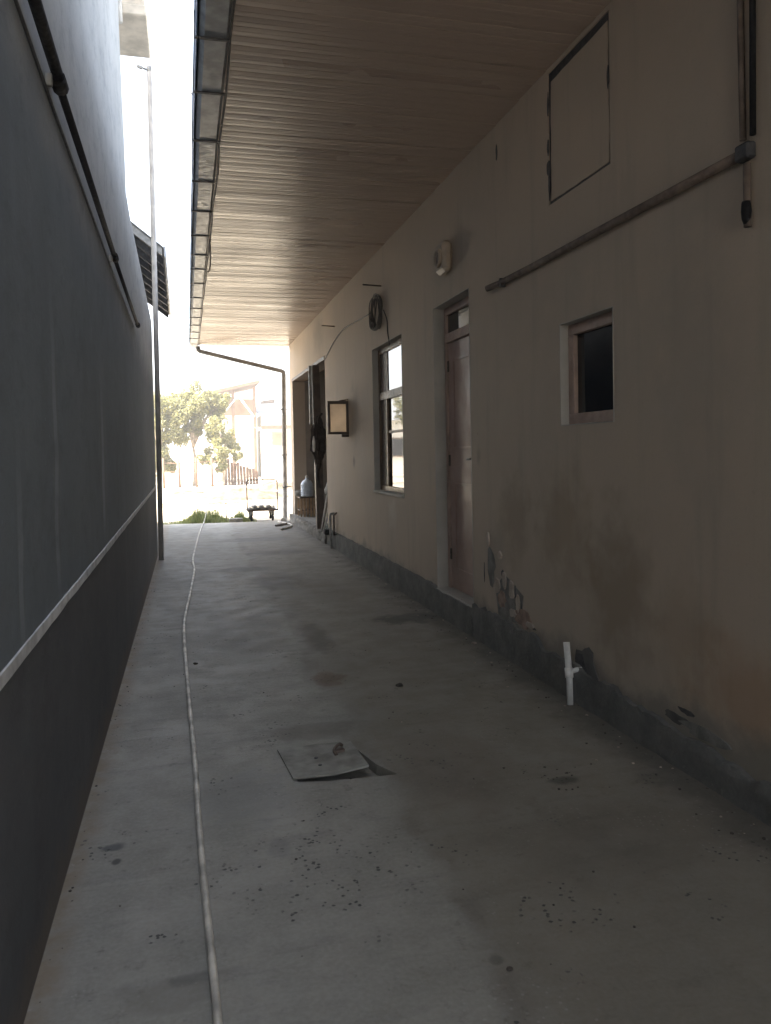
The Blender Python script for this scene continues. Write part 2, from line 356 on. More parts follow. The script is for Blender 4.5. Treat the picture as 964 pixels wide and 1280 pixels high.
def rebase(o, p):
    """move a single-mesh thing's origin to its base"""
    p = Vector(p); o.data.transform(Matrix.Translation(-p)); o.location = p; return o

def box(name, a, b, mat, parent=None, bev=0.0, label=None, rot=None, piv=None):
    bm = bmesh.new(); add_box(bm, a, b, rot, piv, bev); return obj(name, bm, mat, parent, label)

def tube(name, pts, r, mat, parent=None, n=10, smooth=0, label=None):
    bm = bmesh.new(); add_tube(bm, catmull(pts, smooth) if smooth else pts, r, n); return obj(name, bm, mat, parent, label)

def wall_with_holes(name, x0, x1, ys, zs, holes, mat, parent=None):
    """thick wall in the YZ plane; cells inside holes are left open, reveals closed"""
    ys = sorted(set(ys)); zs = sorted(set(zs)); bm = bmesh.new(); V = {}
    def v(i, y, z):
        k = (i, round(y, 4), round(z, 4))
        if k not in V: V[k] = bm.verts.new(((x0, x1)[i], y, z))
        return V[k]
    def solid(i, j):
        if i < 0 or j < 0 or i >= len(ys) - 1 or j >= len(zs) - 1: return False
        cy, cz = (ys[i] + ys[i + 1]) / 2, (zs[j] + zs[j + 1]) / 2
        return not any(h[0] < cy < h[1] and h[2] < cz < h[3] for h in holes)
    for i in range(len(ys) - 1):
        for j in range(len(zs) - 1):
            if not solid(i, j): continue
            a, b, c, d = ys[i], ys[i + 1], zs[j], zs[j + 1]
            bm.faces.new((v(0, a, c), v(0, a, d), v(0, b, d), v(0, b, c)))
            bm.faces.new((v(1, a, c), v(1, b, c), v(1, b, d), v(1, a, d)))
            if not solid(i - 1, j): bm.faces.new((v(0, a, c), v(1, a, c), v(1, a, d), v(0, a, d)))
            if not solid(i + 1, j): bm.faces.new((v(0, b, c), v(0, b, d), v(1, b, d), v(1, b, c)))
            if not solid(i, j - 1): bm.faces.new((v(0, a, c), v(0, b, c), v(1, b, c), v(1, a, c)))
            if not solid(i, j + 1): bm.faces.new((v(0, a, d), v(1, a, d), v(1, b, d), v(0, b, d)))
    return obj(name, bm, mat, parent, recalc=False)

def steps(a, b, d):
    n = max(1, round((b - a) / d)); return [a + (b - a) * i / n for i in range(n + 1)]

# ------------------------------------------------------------------ ground and slab
bm = bmesh.new()
gx = [-300, -150, -90, -40] + [i * 1.0 for i in range(-20, 21)] + [40, 90, 150, 300]
gy = [-100, -60, -30, 0, 8] + [17.0 + i * 1.0 for i in range(0, 40)] + [65, 80, 120, 200, 400]
def gz(x, y):
    if y < 17.5 or abs(x) > 25 or y > 66: return -0.06
    return -0.06 + 0.10 * min(1, (y - 17.5) / 3) * (noise.noise(Vector((x * .35, y * .25, 0))) + 0.4)
G = [[bm.verts.new((x, y, gz(x, y))) for x in gx] for y in gy]
for j in range(len(gy) - 1):
    for i in range(len(gx) - 1):
        bm.faces.new((G[j][i], G[j][i + 1], G[j + 1][i + 1], G[j + 1][i])).smooth = True
tag(obj('ground', bm, M['dirt'], recalc=False), kind='structure')

HOLE = [(0.43, 3.855), (0.45, 3.47), (0.60, 3.44), (0.91, 3.42), (0.84, 3.56), (0.77, 3.85)]
bm = bmesh.new()
def loop(pts, z):
    vs = [bm.verts.new((p[0], p[1], z)) for p in pts]
    return vs, [bm.edges.new((vs[i], vs[(i + 1) % len(vs)])) for i in range(len(vs))]
far = [(2.19, 16.95), (1.6, 17.02), (0.9, 17.10), (0.3, 17.16), (-0.3, 17.26), (-0.9, 17.30)]
outer = [(-0.9, -8), (2.19, -8)] + far
vo, eo = loop(outer, 0.0); vh, eh = loop(HOLE, 0.0)
bmesh.ops.triangle_fill(bm, use_beauty=True, edges=eo + eh)
for f in list(bm.faces):
    f.normal_update()
    if f.normal.z < 0: f.normal_flip()
bot = [bm.verts.new((p[0], p[1], -0.12)) for p in outer]
for i in range(len(outer)):
    j = (i + 1) % len(outer); bm.faces.new((vo[i], bot[i], bot[j], vo[j]))
pb = [bm.verts.new((p[0], p[1], -0.05)) for p in HOLE]
for i in range(len(HOLE)):
    j = (i + 1) % len(HOLE); bm.faces.new((vh[i], vh[j], pb[j], pb[i]))
bm.faces.new(pb)
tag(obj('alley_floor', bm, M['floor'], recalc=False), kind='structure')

# ------------------------------------------------------------------ the house on the right
XR = 2.2
house = thing('house', (XR, 8.0, 0), 'long single storey plastered house with deep ribbed eave along the right side of the alley', 'house')
holes = [(3.67, 4.27, 1.63, 2.24), (5.80, 6.72, 0.22, 2.78), (7.80, 9.12, 1.02, 2.72), (12.42, 16.40, 0.17, 3.06), (3.68, 4.39, 2.99, 3.79)]
ys = [-3.0, 16.82] + [v for h in holes for v in h[:2]]; zs = [-0.1, 3.82] + [v for h in holes for v in h[2:]]
wall_with_holes('wall', XR, XR + 0.26, ys, zs, holes, M['plaster'], house)
# rest of the shell
bm = bmesh.new()
add_box(bm, (XR + 0.26, -3.0, -0.1), (6.3, -2.75, 3.82)); add_box(bm, (6.05, -2.75, -0.1), (6.3, 16.40, 3.82))
add_box(bm, (XR + 0.262, 16.40, -0.1), (6.3, 16.818, 3.82)); add_box(bm, (XR + 0.262, 12.10, -0.1), (6.05, 12.30, 3.82))
add_box(bm, (XR + 0.262, -2.75, 3.70), (6.05, 12.1, 3.80)); add_box(bm, (XR + 0.262, 12.30, 3.30), (6.05, 16.40, 3.42))
obj('inner_wall', bm, M['interior'], house)
box('garage_floor', (XR + 0.005, 12.425, -0.05), (6.05, 16.395, 0.172), M['lid'], house)
# window reveals in a paler smooth plaster, 3 mm proud inside each opening
def reveal(y0, y1, z0, z1, depth, name='reveal', t=0.004, bottom=True):
    bm = bmesh.new(); xa, xb = XR - 0.003, XR + depth
    add_box(bm, (xa, y1 - t, z0), (xb, y1 + 0.001, z1)); add_box(bm, (xa, y0 - 0.001, z0), (xb, y0 + t, z1))
    add_box(bm, (xa, y0 + t, z1 - t), (xb, y1 - t, z1 + 0.001))
    if bottom: add_box(bm, (xa, y0 + t, z0 - 0.001), (xb, y1 - t, z0 + t))
    return obj(name, bm, M['reveal'], house)
reveal(3.67, 4.27, 1.63, 2.24, 0.10); reveal(5.80, 6.72, 0.22, 2.78, 0.15, bottom=False); reveal(7.80, 9.12, 1.02, 2.72, 0.12)

# plinth: ragged top, rough face
def ragged_plinth(y0, y1, ztop, name, mat, parent, x=2.17, d=0.045, seed=0, amp=0.03, rough=0.006):
    bm = bmesh.new(); yy = steps(y0, y1, d); rows = 5; F = []
    for y in yy:
        zt = ztop(y) + amp * noise.noise(Vector((y * 5.0, seed, 0))) + amp * 0.8 * noise.noise(Vector((y * 17, seed, 3)))
        col = []
        for k in range(rows + 1):
            z = -0.05 + (zt + 0.05) * k / rows
            xx = x + rough * 2.2 * noise.noise(Vector((y * 9, z * 14, seed))) + (0.006 if k == rows else 0)
            col.append(bm.verts.new((xx, y, z)))
        col.append(bm.verts.new((XR + 0.004, y, zt + 0.006)))
        F.append(col)
    for a, b in zip(F, F[1:]):
        for k in range(rows + 1): bm.faces.new((a[k], a[k + 1], b[k + 1], b[k])).smooth = k < rows - 1
    bm.faces.new(F[0][::-1] + []); bm.faces.new(F[-1])
    return obj(name, bm, mat, parent)
def ztop(y):
    return 0.12 if y < 2 else 0.12 + 0.09 * min(1, (y - 2) / 2.2) + (0.05 if y > 4.6 else 0.0)
ragged_plinth(-3.0, 5.78, ztop, 'plinth', M['plinth'], house, seed=1, amp=0.035)
ragged_plinth(5.78, 12.38, lambda y: 0.225 if y < 6.75 else 0.25, 'plinth', M['plinth'], house, seed=2, amp=0.012, x=2.165)
ragged_plinth(12.38, 16.84, lambda y: 0.165, 'plinth', M['stone'], house, x=2.14, seed=3, amp=0.03, rough=0.02, d=0.06)
box('threshold', (XR - 0.02, 5.81, 0.205), (XR + 0.15, 6.71, 0.236), M['reveal'], house, bev=0.004)

# peeling patches low on the wall by the door
def patch(name, cy, cz, ry, rz, mat, t, seed, parent=house, x=None, label=None):
    bm = bmesh.new(); k = 14; pts = []
    for i in range(k):
        a = 2 * math.pi * i / k; q = 1 + 0.55 * noise.noise(Vector((math.cos(a) * 1.7, math.sin(a) * 1.7, seed * 3.1)))
        pts.append((XR, cy + ry * q * math.cos(a), cz + rz * q * math.sin(a)))
    add_prism(bm, pts, (-t, 0, 0)); return obj(name, bm, mat, parent, label)
patch('bare_or_hole_patch', 5.10, 0.42, .26, .15, M['cement_patch'], .003, 1); patch('bare_or_hole_patch', 5.42, 0.62, .08, .13, M['cement_patch'], .0035, 2)
patch('bare_or_hole_patch', 4.86, 0.33, .12, .07, M['brick'], .005, 3); patch('bare_or_hole_patch', 5.22, 0.40, .07, .06, M['brick'], .0055, 8)
patch('bare_or_hole_patch', 3.15, 0.215, .10, .025, M['pit_cement'], .004, 4); patch('bare_or_hole_patch', 2.95, 0.21, .14, .03, M['cement_patch'], .006, 14)
patch('bare_or_hole_patch', 3.99, 0.25, .12, .11, M['pit_cement'], .004, 5); patch('bare_or_hole_patch', 4.05, 0.20, .07, .10, M['strap'], .0055, 15)  # hole behind the pvc pipe: its inner shade is painted as dark patches
for i, (a, b, c, d) in enumerate(((5.03, .50, .035, .07), (4.93, .43, .03, .06), (5.16, .55, .03, .05), (4.74, .31, .05, .02), (5.30, .48, .05, .06), (5.46, .82, .02, .05), (5.02, .34, .05, .03), (5.24, .72, .03, .03))):
    patch('plaster_flake', a, b, c, d, M['peel'], .012, 20 + i)
for i, (a, b, c, d) in enumerate(((4.98, .47, .008, .06), (4.88, .40, .007, .05), (4.70, .30, .04, .008), (5.56, .55, .006, .08), (5.20, 3.62, .012, .05), (4.385, 3.22, .022, .05), (4.38, 3.12, .012, .09), (4.39, 3.34, .012, .05), (4.385, 3.60, .010, .07), (3.69, 3.45, .010, .06), (5.2, .59, .02, .03), (3.08, .27, .05, .012))):
    patch('crack', a, b, c, d, M['strap'], .0035 + i * 1e-4, 40 + i)

# blocked-up opening under the eave
bm = bmesh.new(); pts = []
for (a, b) in (((3.692, 3.003), (4.365, 3.01)), ((4.365, 3.01), (4.35, 3.725)), ((4.35, 3.725), (3.695, 3.745)), ((3.695, 3.745), (3.692, 3.003))):
    for k in range(9):
        t = k / 9; y = a[0] + (b[0] - a[0]) * t; z = a[1] + (b[1] - a[1]) * t
        pts.append((XR + 0.0015, y + 0.012 * noise.noise(Vector((y * 9, z * 9, 1))), z + 0.008 * noise.noise(Vector((y * 9, z * 9, 5)))))
add_prism(bm, pts, (0.010, 0, 0)); inf = obj('infill_panel', bm, M['plaster'], house, label='blocked-up opening under the eave')
box('infill_gap_shade', (XR + 0.008, 3.681, 2.991), (XR + 0.13, 4.389, 3.789), M['strap'], house)  # near-black backing, the shade inside the gap is put into its colour

# small window
wn = box('window_frame', (XR + .05, 3.675, 1.636), (XR + .10, 4.265, 1.70), M['wood_frame'], house, 0.004)
bm = bmesh.new()
for a, b in (((.05, 3.675, 1.70), (.10, 3.74, 2.17)), ((.05, 4.20, 1.70), (.10, 4.265, 2.17)), ((.05, 3.675, 2.17), (.10, 4.265, 2.234))):
    add_box(bm, (XR + a[0], a[1], a[2]), (XR + b[0], b[1], b[2]), bev=0.003)
bpy.data.objects.remove(wn)
add_box(bm, (XR + .05, 3.675, 1.636), (XR + .10, 4.265, 1.70), bev=0.003)
win = obj('window', bm, M['frame_pink'], house, label='small dark window high on the wall')
box('pane', (XR + .078, 3.735, 1.695), (XR + .088, 4.205, 2.175), M['glass'], win)

# tall window: dark boarded leaf at the far side, glazed leaves toward the camera
bm = bmesh.new(); X0, X1 = XR + .07, XR + .12
add_box(bm, (X0, 7.806, 1.026), (X1, 9.114, 1.085), bev=.003); add_box(bm, (X0, 7.806, 2.655), (X1, 9.114, 2.714), bev=.003)
add_box(bm, (X0, 7.806, 1.085), (X1, 7.86, 2.655), bev=.003); add_box(bm, (X0, 9.06, 1.085), (X1, 9.114, 2.655), bev=.003)
add_box(bm, (X0 - .012, 7.86, 2.10), (X1, 9.06, 2.19), bev=.003); add_box(bm, (X0 - .006, 8.70, 1.085), (X1 - .002, 8.745, 2.10), bev=.003)
win = obj('window', bm, M['wood_frame'], house, label='tall window reflecting the bright yard')
box('pane', (X0 + .02, 7.855, 2.185), (X0 + .028, 8.705, 2.66), M['mirror_glass'], win); box('pane', (X0 + .021, 7.855, 1.08), (X0 + .029, 8.705, 2.105), M['mirror_glass'], win)
box('board', (X0 + .012, 8.74, 1.08), (X0 + .03, 9.065, 2.105), M['wood_dark'], win); box('board', (X0 + .012, 8.71, 2.185), (X0 + .03, 9.065, 2.66), M['wood_dark'], win)
box('glazing_bar', (X0 + .004, 7.86, 1.70), (X0 + .022, 8.70, 1.73), M['wood_frame'], win)
box('window_sill', (XR - .02, 7.79, 0.995), (X0, 9.13, 1.022), M['reveal'], house, .004)

# door
X0, X1 = XR + .10, XR + .16
bm = bmesh.new()
add_box(bm, (X0, 5.806, .236), (X1, 5.86, 2.776), bev=.003); add_box(bm, (X0, 6.66, .236), (X1, 6.716, 2.776), bev=.003)
add_box(bm, (X0, 5.86, 2.71), (X1, 6.66, 2.776), bev=.003); add_box(bm, (X0 - .01, 5.86, 2.46), (X1, 6.66, 2.54), bev=.003)
dr = obj('door', bm, M['frame_pink'], house, label='closed brownish pink door with a dark transom')
leaf = box('door_leaf', (X0 + .015, 5.865, .242), (X0 + .055, 6.655, 2.455), M['door'], dr, .004)
for z0, z1 in ((.42, 1.15), (1.45, 2.30)): pass
bm = bmesh.new()
for (a, b) in (((6.0, .42), (6.52, 1.2)), ((6.0, 1.5), (6.52, 2.3))):
    for (y0, z0, y1, z1) in ((a[0], a[1], b[0], a[1] + .02), (a[0], b[1] - .02, b[0], b[1]), (a[0], a[1] + .02, a[0] + .02, b[1] - .02), (b[0] - .02, a[1] + .02, b[0], b[1] - .02)):
        add_box(bm, (X0 + .007, y0, z0), (X0 + .016, y1, z1), bev=.002)
obj('door_moulding', bm, M['door'], dr)
bm = bmesh.new(); add_box(bm, (X0 + .004, 5.905, 1.28), (X0 + .016, 5.945, 1.50), bev=.003)
add_tube(bm, [(X0 + .01, 5.925, 1.42), (X0 - .045, 5.925, 1.42), (X0 - .05, 5.94, 1.42), (X0 - .05, 6.04, 1.415)], .010, 8)
add_tube(bm, [(X0 + .01, 5.925, 1.33), (X0 - .012, 5.925, 1.33)], .012, 8)
obj('door_handle', bm, M['brass'], dr)
for hz_ in (.5, 1.35, 2.2): box('hinge', (X0 + .002, 6.635, hz_), (X0 + .016, 6.662, hz_ + .10), M['brass'], dr, .003)
box('transom_pane', (X0 + .02, 5.855, 2.535), (X0 + .028, 6.665, 2.715), M['glass'], dr)

# plaster jamb beyond the door bay is part of the wall; garage post
post = thing('steel_post', (2.27, 13.30, 0.17), 'dark brown square post standing in the open bay at the far end', 'post')
bm = bmesh.new(); add_prism(bm, [(2.15, 13.22, .165), (2.285, 13.22, .165), (2.245, 13.22, 2.997), (2.125, 13.22, 2.997)], (0, .12, 0)); obj('post_shaft', bm, M['brown_steel'], post)
box('post_foot', (2.142, 13.205, .16), (2.30, 13.36, .172), M['brown_steel'], post)
box('post_strip', (2.075, 13.30, 1.98), (2.118, 13.34, 2.995), M['steel'], post, .002)
# lintel board over the bay
box('lintel', (XR - .012, 12.42, 3.00), (XR + .26, 16.40, 3.058), M['wood_dark'], house, .003)

# ------------------------------------------------------------------ soffit, gutter, roof
soff = box('soffit', (0.262, -3.0, 3.826), (6.3, 16.93, 3.85), M['concrete_beige'], house)
PW = 0.10
def soffit_mesh():
    bm = bmesh.new()
    prof = [(0.0, -0.0065), (0.0015, -0.0065), (0.0035, -0.0085), (0.030, -0.0095), (0.047, -0.0095), (0.049, -0.0085), (0.051, -0.0085), (0.053, -0.0095), (0.070, -0.0095), (0.0965, -0.0085), (0.0985, -0.0065), (0.0998, -0.0065)]
    xs = [0.272, 0.9, 1.55, 2.198]
    rows = [[bm.verts.new((x - 0.272, y, z)) for (y, z) in prof] for x in xs]
    for a, b in zip(rows, rows[1:]):
        for k in range(len(prof) - 1): bm.faces.new((a[k], a[k + 1], b[k + 1], b[k]))
    for r_ in (rows[0], rows[-1]): bm.faces.new(r_)
    bmesh.ops.recalc_face_normals(bm, faces=bm.faces[:])
    me = bpy.data.meshes.new('soffit_panel'); bm.to_mesh(me); bm.free(); me.materials.append(M['soffit'])
    # normals must face down
    return me
sm = soffit_mesh()
k = 0; y = -2.9
while y < 16.85:
    o = bpy.data.objects.new('soffit_panel', sm); COL.objects.link(o); o.parent = soff
    o.location = Vector((0.272, y, 3.8245 + rnd.uniform(-.0012, .0008))) - wloc(soff)
    o.rotation_euler = (R(rnd.gauss(0, .7)), R(rnd.gauss(0, .05)), R(rnd.gauss(0, .04)))
    y += PW
# gutter along the eave edge
bm = bmesh.new(); P = [(0.272, 3.90), (0.272, 3.795), (0.258, 3.775), (0.150, 3.775), (0.125, 3.80), (0.118, 3.92), (0.112, 3.92), (0.118, 3.795), (0.146, 3.768), (0.262, 3.768), (0.279, 3.79), (0.279, 3.822), (0.279, 3.90)]
yy = steps(-3.0, 17.02, 0.5); rr = []
for y in yy:
    dx = 0.006 * noise.noise(Vector((y * .8, 0, 0)))
    rr.append([bm.verts.new((px + dx, y, pz + .5 * dx)) for px, pz in P])
for a, b in zip(rr, rr[1:]):
    for k in range(len(P)): bm.faces.new((a[k], a[(k + 1) % len(P)], b[(k + 1) % len(P)], b[k]))
bm.faces.new(rr[0]); bm.faces.new(rr[-1][::-1])
gut = obj('gutter', bm, M['gutter'], house, label='grey box gutter along the eave')
tube('gutter_rim', [(0.110 + .006 * noise.noise(Vector((y * .8, 0, 0))), y, 3.905 - 0.04 * 0) for y in yy], .016, M['gutter_blue'], gut)
bm = bmesh.new(); rr = []
for y in yy:
    dx = 0.006 * noise.noise(Vector((y * .8, 0, 0)))
    rr.append([bm.verts.new((px + dx, y, pz)) for px, pz in ((0.108, 3.79), (0.104, 3.90), (0.100, 3.90), (0.103, 3.785))])
for a, b in zip(rr, rr[1:]):
    for k in range(4): bm.faces.new((a[k], a[(k + 1) % 4], b[(k + 1) % 4], b[k]))
bm.faces.new(rr[0]); bm.faces.new(rr[-1][::-1])
obj('gutter_lip', bm, M['gutter_blue'], gut)
strap_ys = [3.2, 3.78, 4.36, 5.01, 5.78, 6.64, 7.45, 8.28, 9.07, 9.77, 10.59, 11.56, 12.4, 13.2, 14.0, 14.8, 15.6, 16.4]
for y in strap_ys:
    bm = bmesh.new(); t = .022
    add_box(bm, (0.10, y - t / 2, 3.758), (0.285, y + t / 2, 3.7665)); add_box(bm, (0.094, y - t / 2, 3.758), (0.099, y + t / 2, 3.90))
    obj('gutter_strap', bm, M['strap'], gut)
cb = thing('eave_cable', (0.285, 10, 3.76), 'black cable running along the inner edge of the gutter', 'cable')
pts = [(0.290 + .012 * noise.noise(Vector((y * 1.3, 7, 0))), y, 3.765 + .012 * noise.noise(Vector((y * 1.7, 3, 0)))) for y in steps(-2.5, 16.9, .3)]
tube('cable', pts, .0075, M['cable'], cb, 7)
tube('loose_cable', [(0.30, 9.8, 3.745), (0.31, 9.6, 3.70), (0.315, 9.2, 3.69), (0.30, 8.7, 3.72), (0.29, 8.4, 3.75)], .009, M['rust'], cb, 6, 5)
# pitched roof above
bm = bmesh.new(); nx = [0.16 + i * 0.14 for i in range(0, 46)]
th = 0.02
for side in (0,):
    add_prism(bm, [(0.14, -3.1, 3.93), (3.6, -3.1, 5.05), (6.6, -3.1, 4.05), (6.6, -3.1, 4.02), (3.6, -3.1, 5.0), (0.14, -3.1, 3.90)], (0, 20.1, 0))
rf = obj('roof', bm, M['roof_sheet'], house)
bm = bmesh.new(); add_prism(bm, [(0.30, 16.88, 3.852), (3.6, 16.88, 4.98), (6.3, 16.88, 4.05), (6.3, 16.88, 3.852)], (0, .03, 0)); obj('gable_board', bm, M['wood_pale'], house)

# downpipe
y = 16.98
bm = bmesh.new()
add_tube(bm, [(0.28, y, 3.80), (0.285, y, 3.715), (0.31, y, 3.695), (2.05, y, 3.285), (2.085, y, 3.262), (2.09, y, 3.22), (2.075, y, 1.6), (2.055, y, 0.05), (2.035, y - .04, 0.02), (2.0, y - .10, 0.015)], [.05, .05, .048, .048, .052, .054, .054, .054, .056, .056], 12)
dp = obj('downpipe', bm, M['pipe_galv'], house, label='grey downpipe slanting from the gutter and down to the slab')
for z in (0.75, 1.45, 2.45):
    bm = bmesh.new(); add_lathe(bm, [(.062, z - .02), (.064, z), (.062, z + .02)], (2.068, y, 0), 14); add_box(bm, (2.11, y - .012, z - .012), (2.21, y - .0, z + .012)); obj('pipe_clamp', bm, M['steel'], dp)

# ------------------------------------------------------------------ conduits on the house wall
cd = thing('conduit', (2.18, 2.65, 2.66), 'rusty brown conduit running level across the right wall to a black junction', 'conduit')
tube('pipe', [(2.178, 2.66, 2.655), (2.178, 3.6, 2.66), (2.178, 4.6, 2.663), (2.176, 5.15, 2.67), (2.160, 5.235, 2.668), (2.135, 5.27, 2.66)], .022, M['rust'], cd, 10)
for y in (5.08,): box('clip', (2.155, y - .012, 2.635), (2.199, y + .012, 2.695), M['strap'], cd, .002)
box('junction_box', (2.155, 2.60, 2.625), (2.20, 2.68, 2.69), M['strap'], cd, .008)
cv = thing('cable_riser', (2.18, 2.6, 2.3), 'pair of dark upright pipes climbing to the eave at the right edge', 'pipe')
tube('pipe', [(2.18, 2.655, 2.71), (2.18, 2.665, 3.2), (2.18, 2.67, 3.81)], .013, M['rust'], cv, 8)
tube('pipe', [(2.18, 2.60, 2.71), (2.178, 2.595, 3.2), (2.18, 2.59, 3.81)], .012, M['black'], cv, 8)
tube('pipe', [(2.176, 2.63, 2.61), (2.178, 2.63, 2.36)], .015, M['rust'], cv, 8)
bm = bmesh.new(); add_lathe(bm, [(.010, 2.37), (.017, 2.39), (.020, 2.42), (.018, 2.45), (.016, 2.46)], (2.172, 2.63, 0), 10); obj('plug', bm, M['black'], cv)

# siren-like lamp housing above the door
lm = thing('wall_lamp', (2.2, 6.27, 3.12), 'cream rounded lamp housing on the wall above the door', 'lamp')
box('housing', (2.11, 6.16, 2.995), (2.2, 6.38, 3.26), M['socket'], lm, .03)
bm = bmesh.new(); add_lathe(bm, [(.078, 0.0), (.078, -.022), (.066, -.03), (.055, -.012), (.02, -.010)], (2.112, 6.26, 3.12), 20, 'X'); obj('rim', bm, M['socket'], lm)
bm = bmesh.new(); add_lathe(bm, [(.054, 0.0), (.050, -.014), (.03, -.017)], (2.112, 6.26, 3.12), 20, 'X'); obj('lens', bm, M['brown_steel'], lm)

# coil of cable
cl = thing('cable_coil', (2.18, 8.7, 3.1), 'coil of thin black cable hung on the wall above the tall window', 'cable coil')
rr2 = random.Random(3)
for k in range(9):
    pts = []; ry, rz = rr2.uniform(.13, .27), rr2.uniform(.17, .205); cy, cz = 8.72 + rr2.uniform(-.05, .05), 3.10 + rr2.uniform(-.012, .012); xx = 2.185 - k * .006; tl = rr2.uniform(-.3, .3)
    for a in range(25):
        t = 2 * math.pi * a / 24; u, v = ry * math.cos(t), rz * math.sin(t)
        pts.append((xx + .008 * math.sin(3 * t + k), cy + u * math.cos(tl * .3) - v * math.sin(tl * .3), cz + u * math.sin(tl) * .3 + v))
    tube('cable_loop', pts, .0065, M['cable'], cl, 6)
tube('cable_tail', [(2.18, 9.05, 3.16), (2.19, 9.6, 3.18), (2.192, 10.3, 3.22), (2.192, 10.9, 3.23), (2.19, 11.5, 3.16), (2.185, 12.0, 3.05), (2.19, 12.4, 2.98)], .008, M['cable'], cl, 7, 5)
tube('cable_tail', [(2.18, 8.45, 3.08), (2.188, 8.34, 2.95), (2.19, 8.32, 2.80), (2.20, 8.28, 2.66)], .007, M['cable'], cl, 6, 4)
for (yy_, zz_, L, lab) in ((8.62, 3.385, .22, 'thin rusty rod stuck in the wall just above the cable coil'), (11.5, 3.385, .2, 'thin rusty rod stuck in the wall left of the cable coil')):
    o = tag(tube('wall_rod', [(2.21, yy_, zz_), (2.20 - L, yy_ - .02, zz_ + .005)], .009, M['rust'], None, 7), lab, 'rod'); rebase(o, (2.2, yy_, zz_))

# framed box standing out from the wall
fb = thing('framed_sheet', (2.2, 10.62, 1.75), 'translucent cream sheet in a dark brown frame sticking out square from the right wall', 'panel')
bm = bmesh.new(); a, b, c, d, e, f = 1.905, 2.20, 10.59, 10.635, 1.74, 2.205; t = .034
for z0, z1 in ((e, e + t), (f - t - .01, f)): add_box(bm, (a, c, z0), (b, d, z1), bev=.003)
for x0, x1 in ((a, a + t), (b - t, b - .001)): add_box(bm, (x0, c, e + t), (x1, d, f - t - .01), bev=.003)
obj('frame', bm, M['brown_steel'], fb)
box('sheet_panel', (a + t - .002, c + .02, e + t - .002), (b - t + .002, c + .023, f - t - .008), M['cream_sheet'], fb)
bm = bmesh.new(); add_box(bm, (2.10, 10.60, 1.70), (2.20, 10.66, 1.738), bev=.004); add_box(bm, (2.08, 10.60, 2.207), (2.2, 10.68, 2.225), Matrix.Rotation(R(-8), 3, 'Y'))
obj('bracket', bm, M['wood_dark'], fb)

# white pvc pipe with elbow
pv = thing('pvc_pipe', (2.13, 4.06, 0), 'short white plastic pipe standing against the plinth with an elbow into the wall', 'pipe')
tube('pipe', [(2.125, 4.06, 0.0), (2.13, 4.075, .17), (2.128, 4.10, .355)], .019, M['white_pvc'], pv, 14)
bm = bmesh.new(); add_tube(bm, [(2.13, 4.075, .185), (2.165, 4.06, .20), (2.22, 4.04, .21)], .014, 10); add_tube(bm, [(2.129, 4.072, .155), (2.129, 4.08, .21)], .024, 12); obj('elbow', bm, M['white_pvc'], pv)

# standpipe tap near the bay
sp = thing('standpipe', (2.14, 11.9, 0), 'thin grey standpipe bending into the wall beside the open bay', 'pipe')
tube('riser', [(2.13, 11.75, 0.0), (2.13, 11.8, .3), (2.13, 11.83, .50), (2.14, 11.83, .53), (2.21, 11.83, .535)], .020, M['steel'], sp, 9)
tube('riser', [(2.15, 11.62, 0.22), (2.15, 11.64, .52), (2.2, 11.64, .56)], .016, M['brown_steel'], sp, 8)
bm = bmesh.new(); add_box(bm, (2.10, 12.16, .17), (2.2, 12.3, .25), bev=.01); obj('valve', bm, M['black'], sp)

# ------------------------------------------------------------------ contents of the open bay
cr = thing('slatted_crate', (2.42, 15.9, .17), 'low slatted wooden crate in the open bay under the water jug', 'crate')
for k in range(6):
    xk = 2.215 + k * .068
    box('slat', (xk, 15.70, .175), (xk + .035, 15.72, .555), M['wood_pale'], cr, .002)
    box('slat', (xk, 16.10, .175), (xk + .035, 16.12, .555), M['wood_pale'], cr, .002)
box('top_board', (2.205, 15.69, .557), (2.60, 16.13, .58), M['wood_dark'], cr, .003); box('bottom_board', (2.205, 15.725, .30), (2.60, 16.095, .32), M['wood_dark'], cr, .002)
jg = thing('water_jug', (2.40, 15.85, .58), 'ribbed blue white plastic water jug on the slatted crate', 'jug')
bm = bmesh.new(); pr = [(.10, .582)]
for i in range(7):
    z = .60 + i * .036; pr += [(.128, z), (.128, z + .018), (.121, z + .024), (.121, z + .032)]
pr += [(.118, .86), (.085, .91), (.035, .935), (.028, .985)]
add_lathe(bm, pr, (2.38, 15.85, 0), 20); obj('body', bm, M['jug'], jg)
bm = bmesh.new(); add_lathe(bm, [(.032, .975), (.034, .98), (.034, 1.01), (.028, 1.015)], (2.38, 15.85, 0), 14); obj('cap', bm, M['white_pvc'], jg)
bm = bmesh.new(); add_lathe(bm, [(.10, .582), (.125, .60), (.13, .68), (.11, .705), (.09, .69)], (2.29, 16.04, 0), 14)
rebase(tag(obj('stone_pot', bm, M['stone']), 'squat grey pot behind the water jug', 'pot'), (2.29, 16.04, .58))
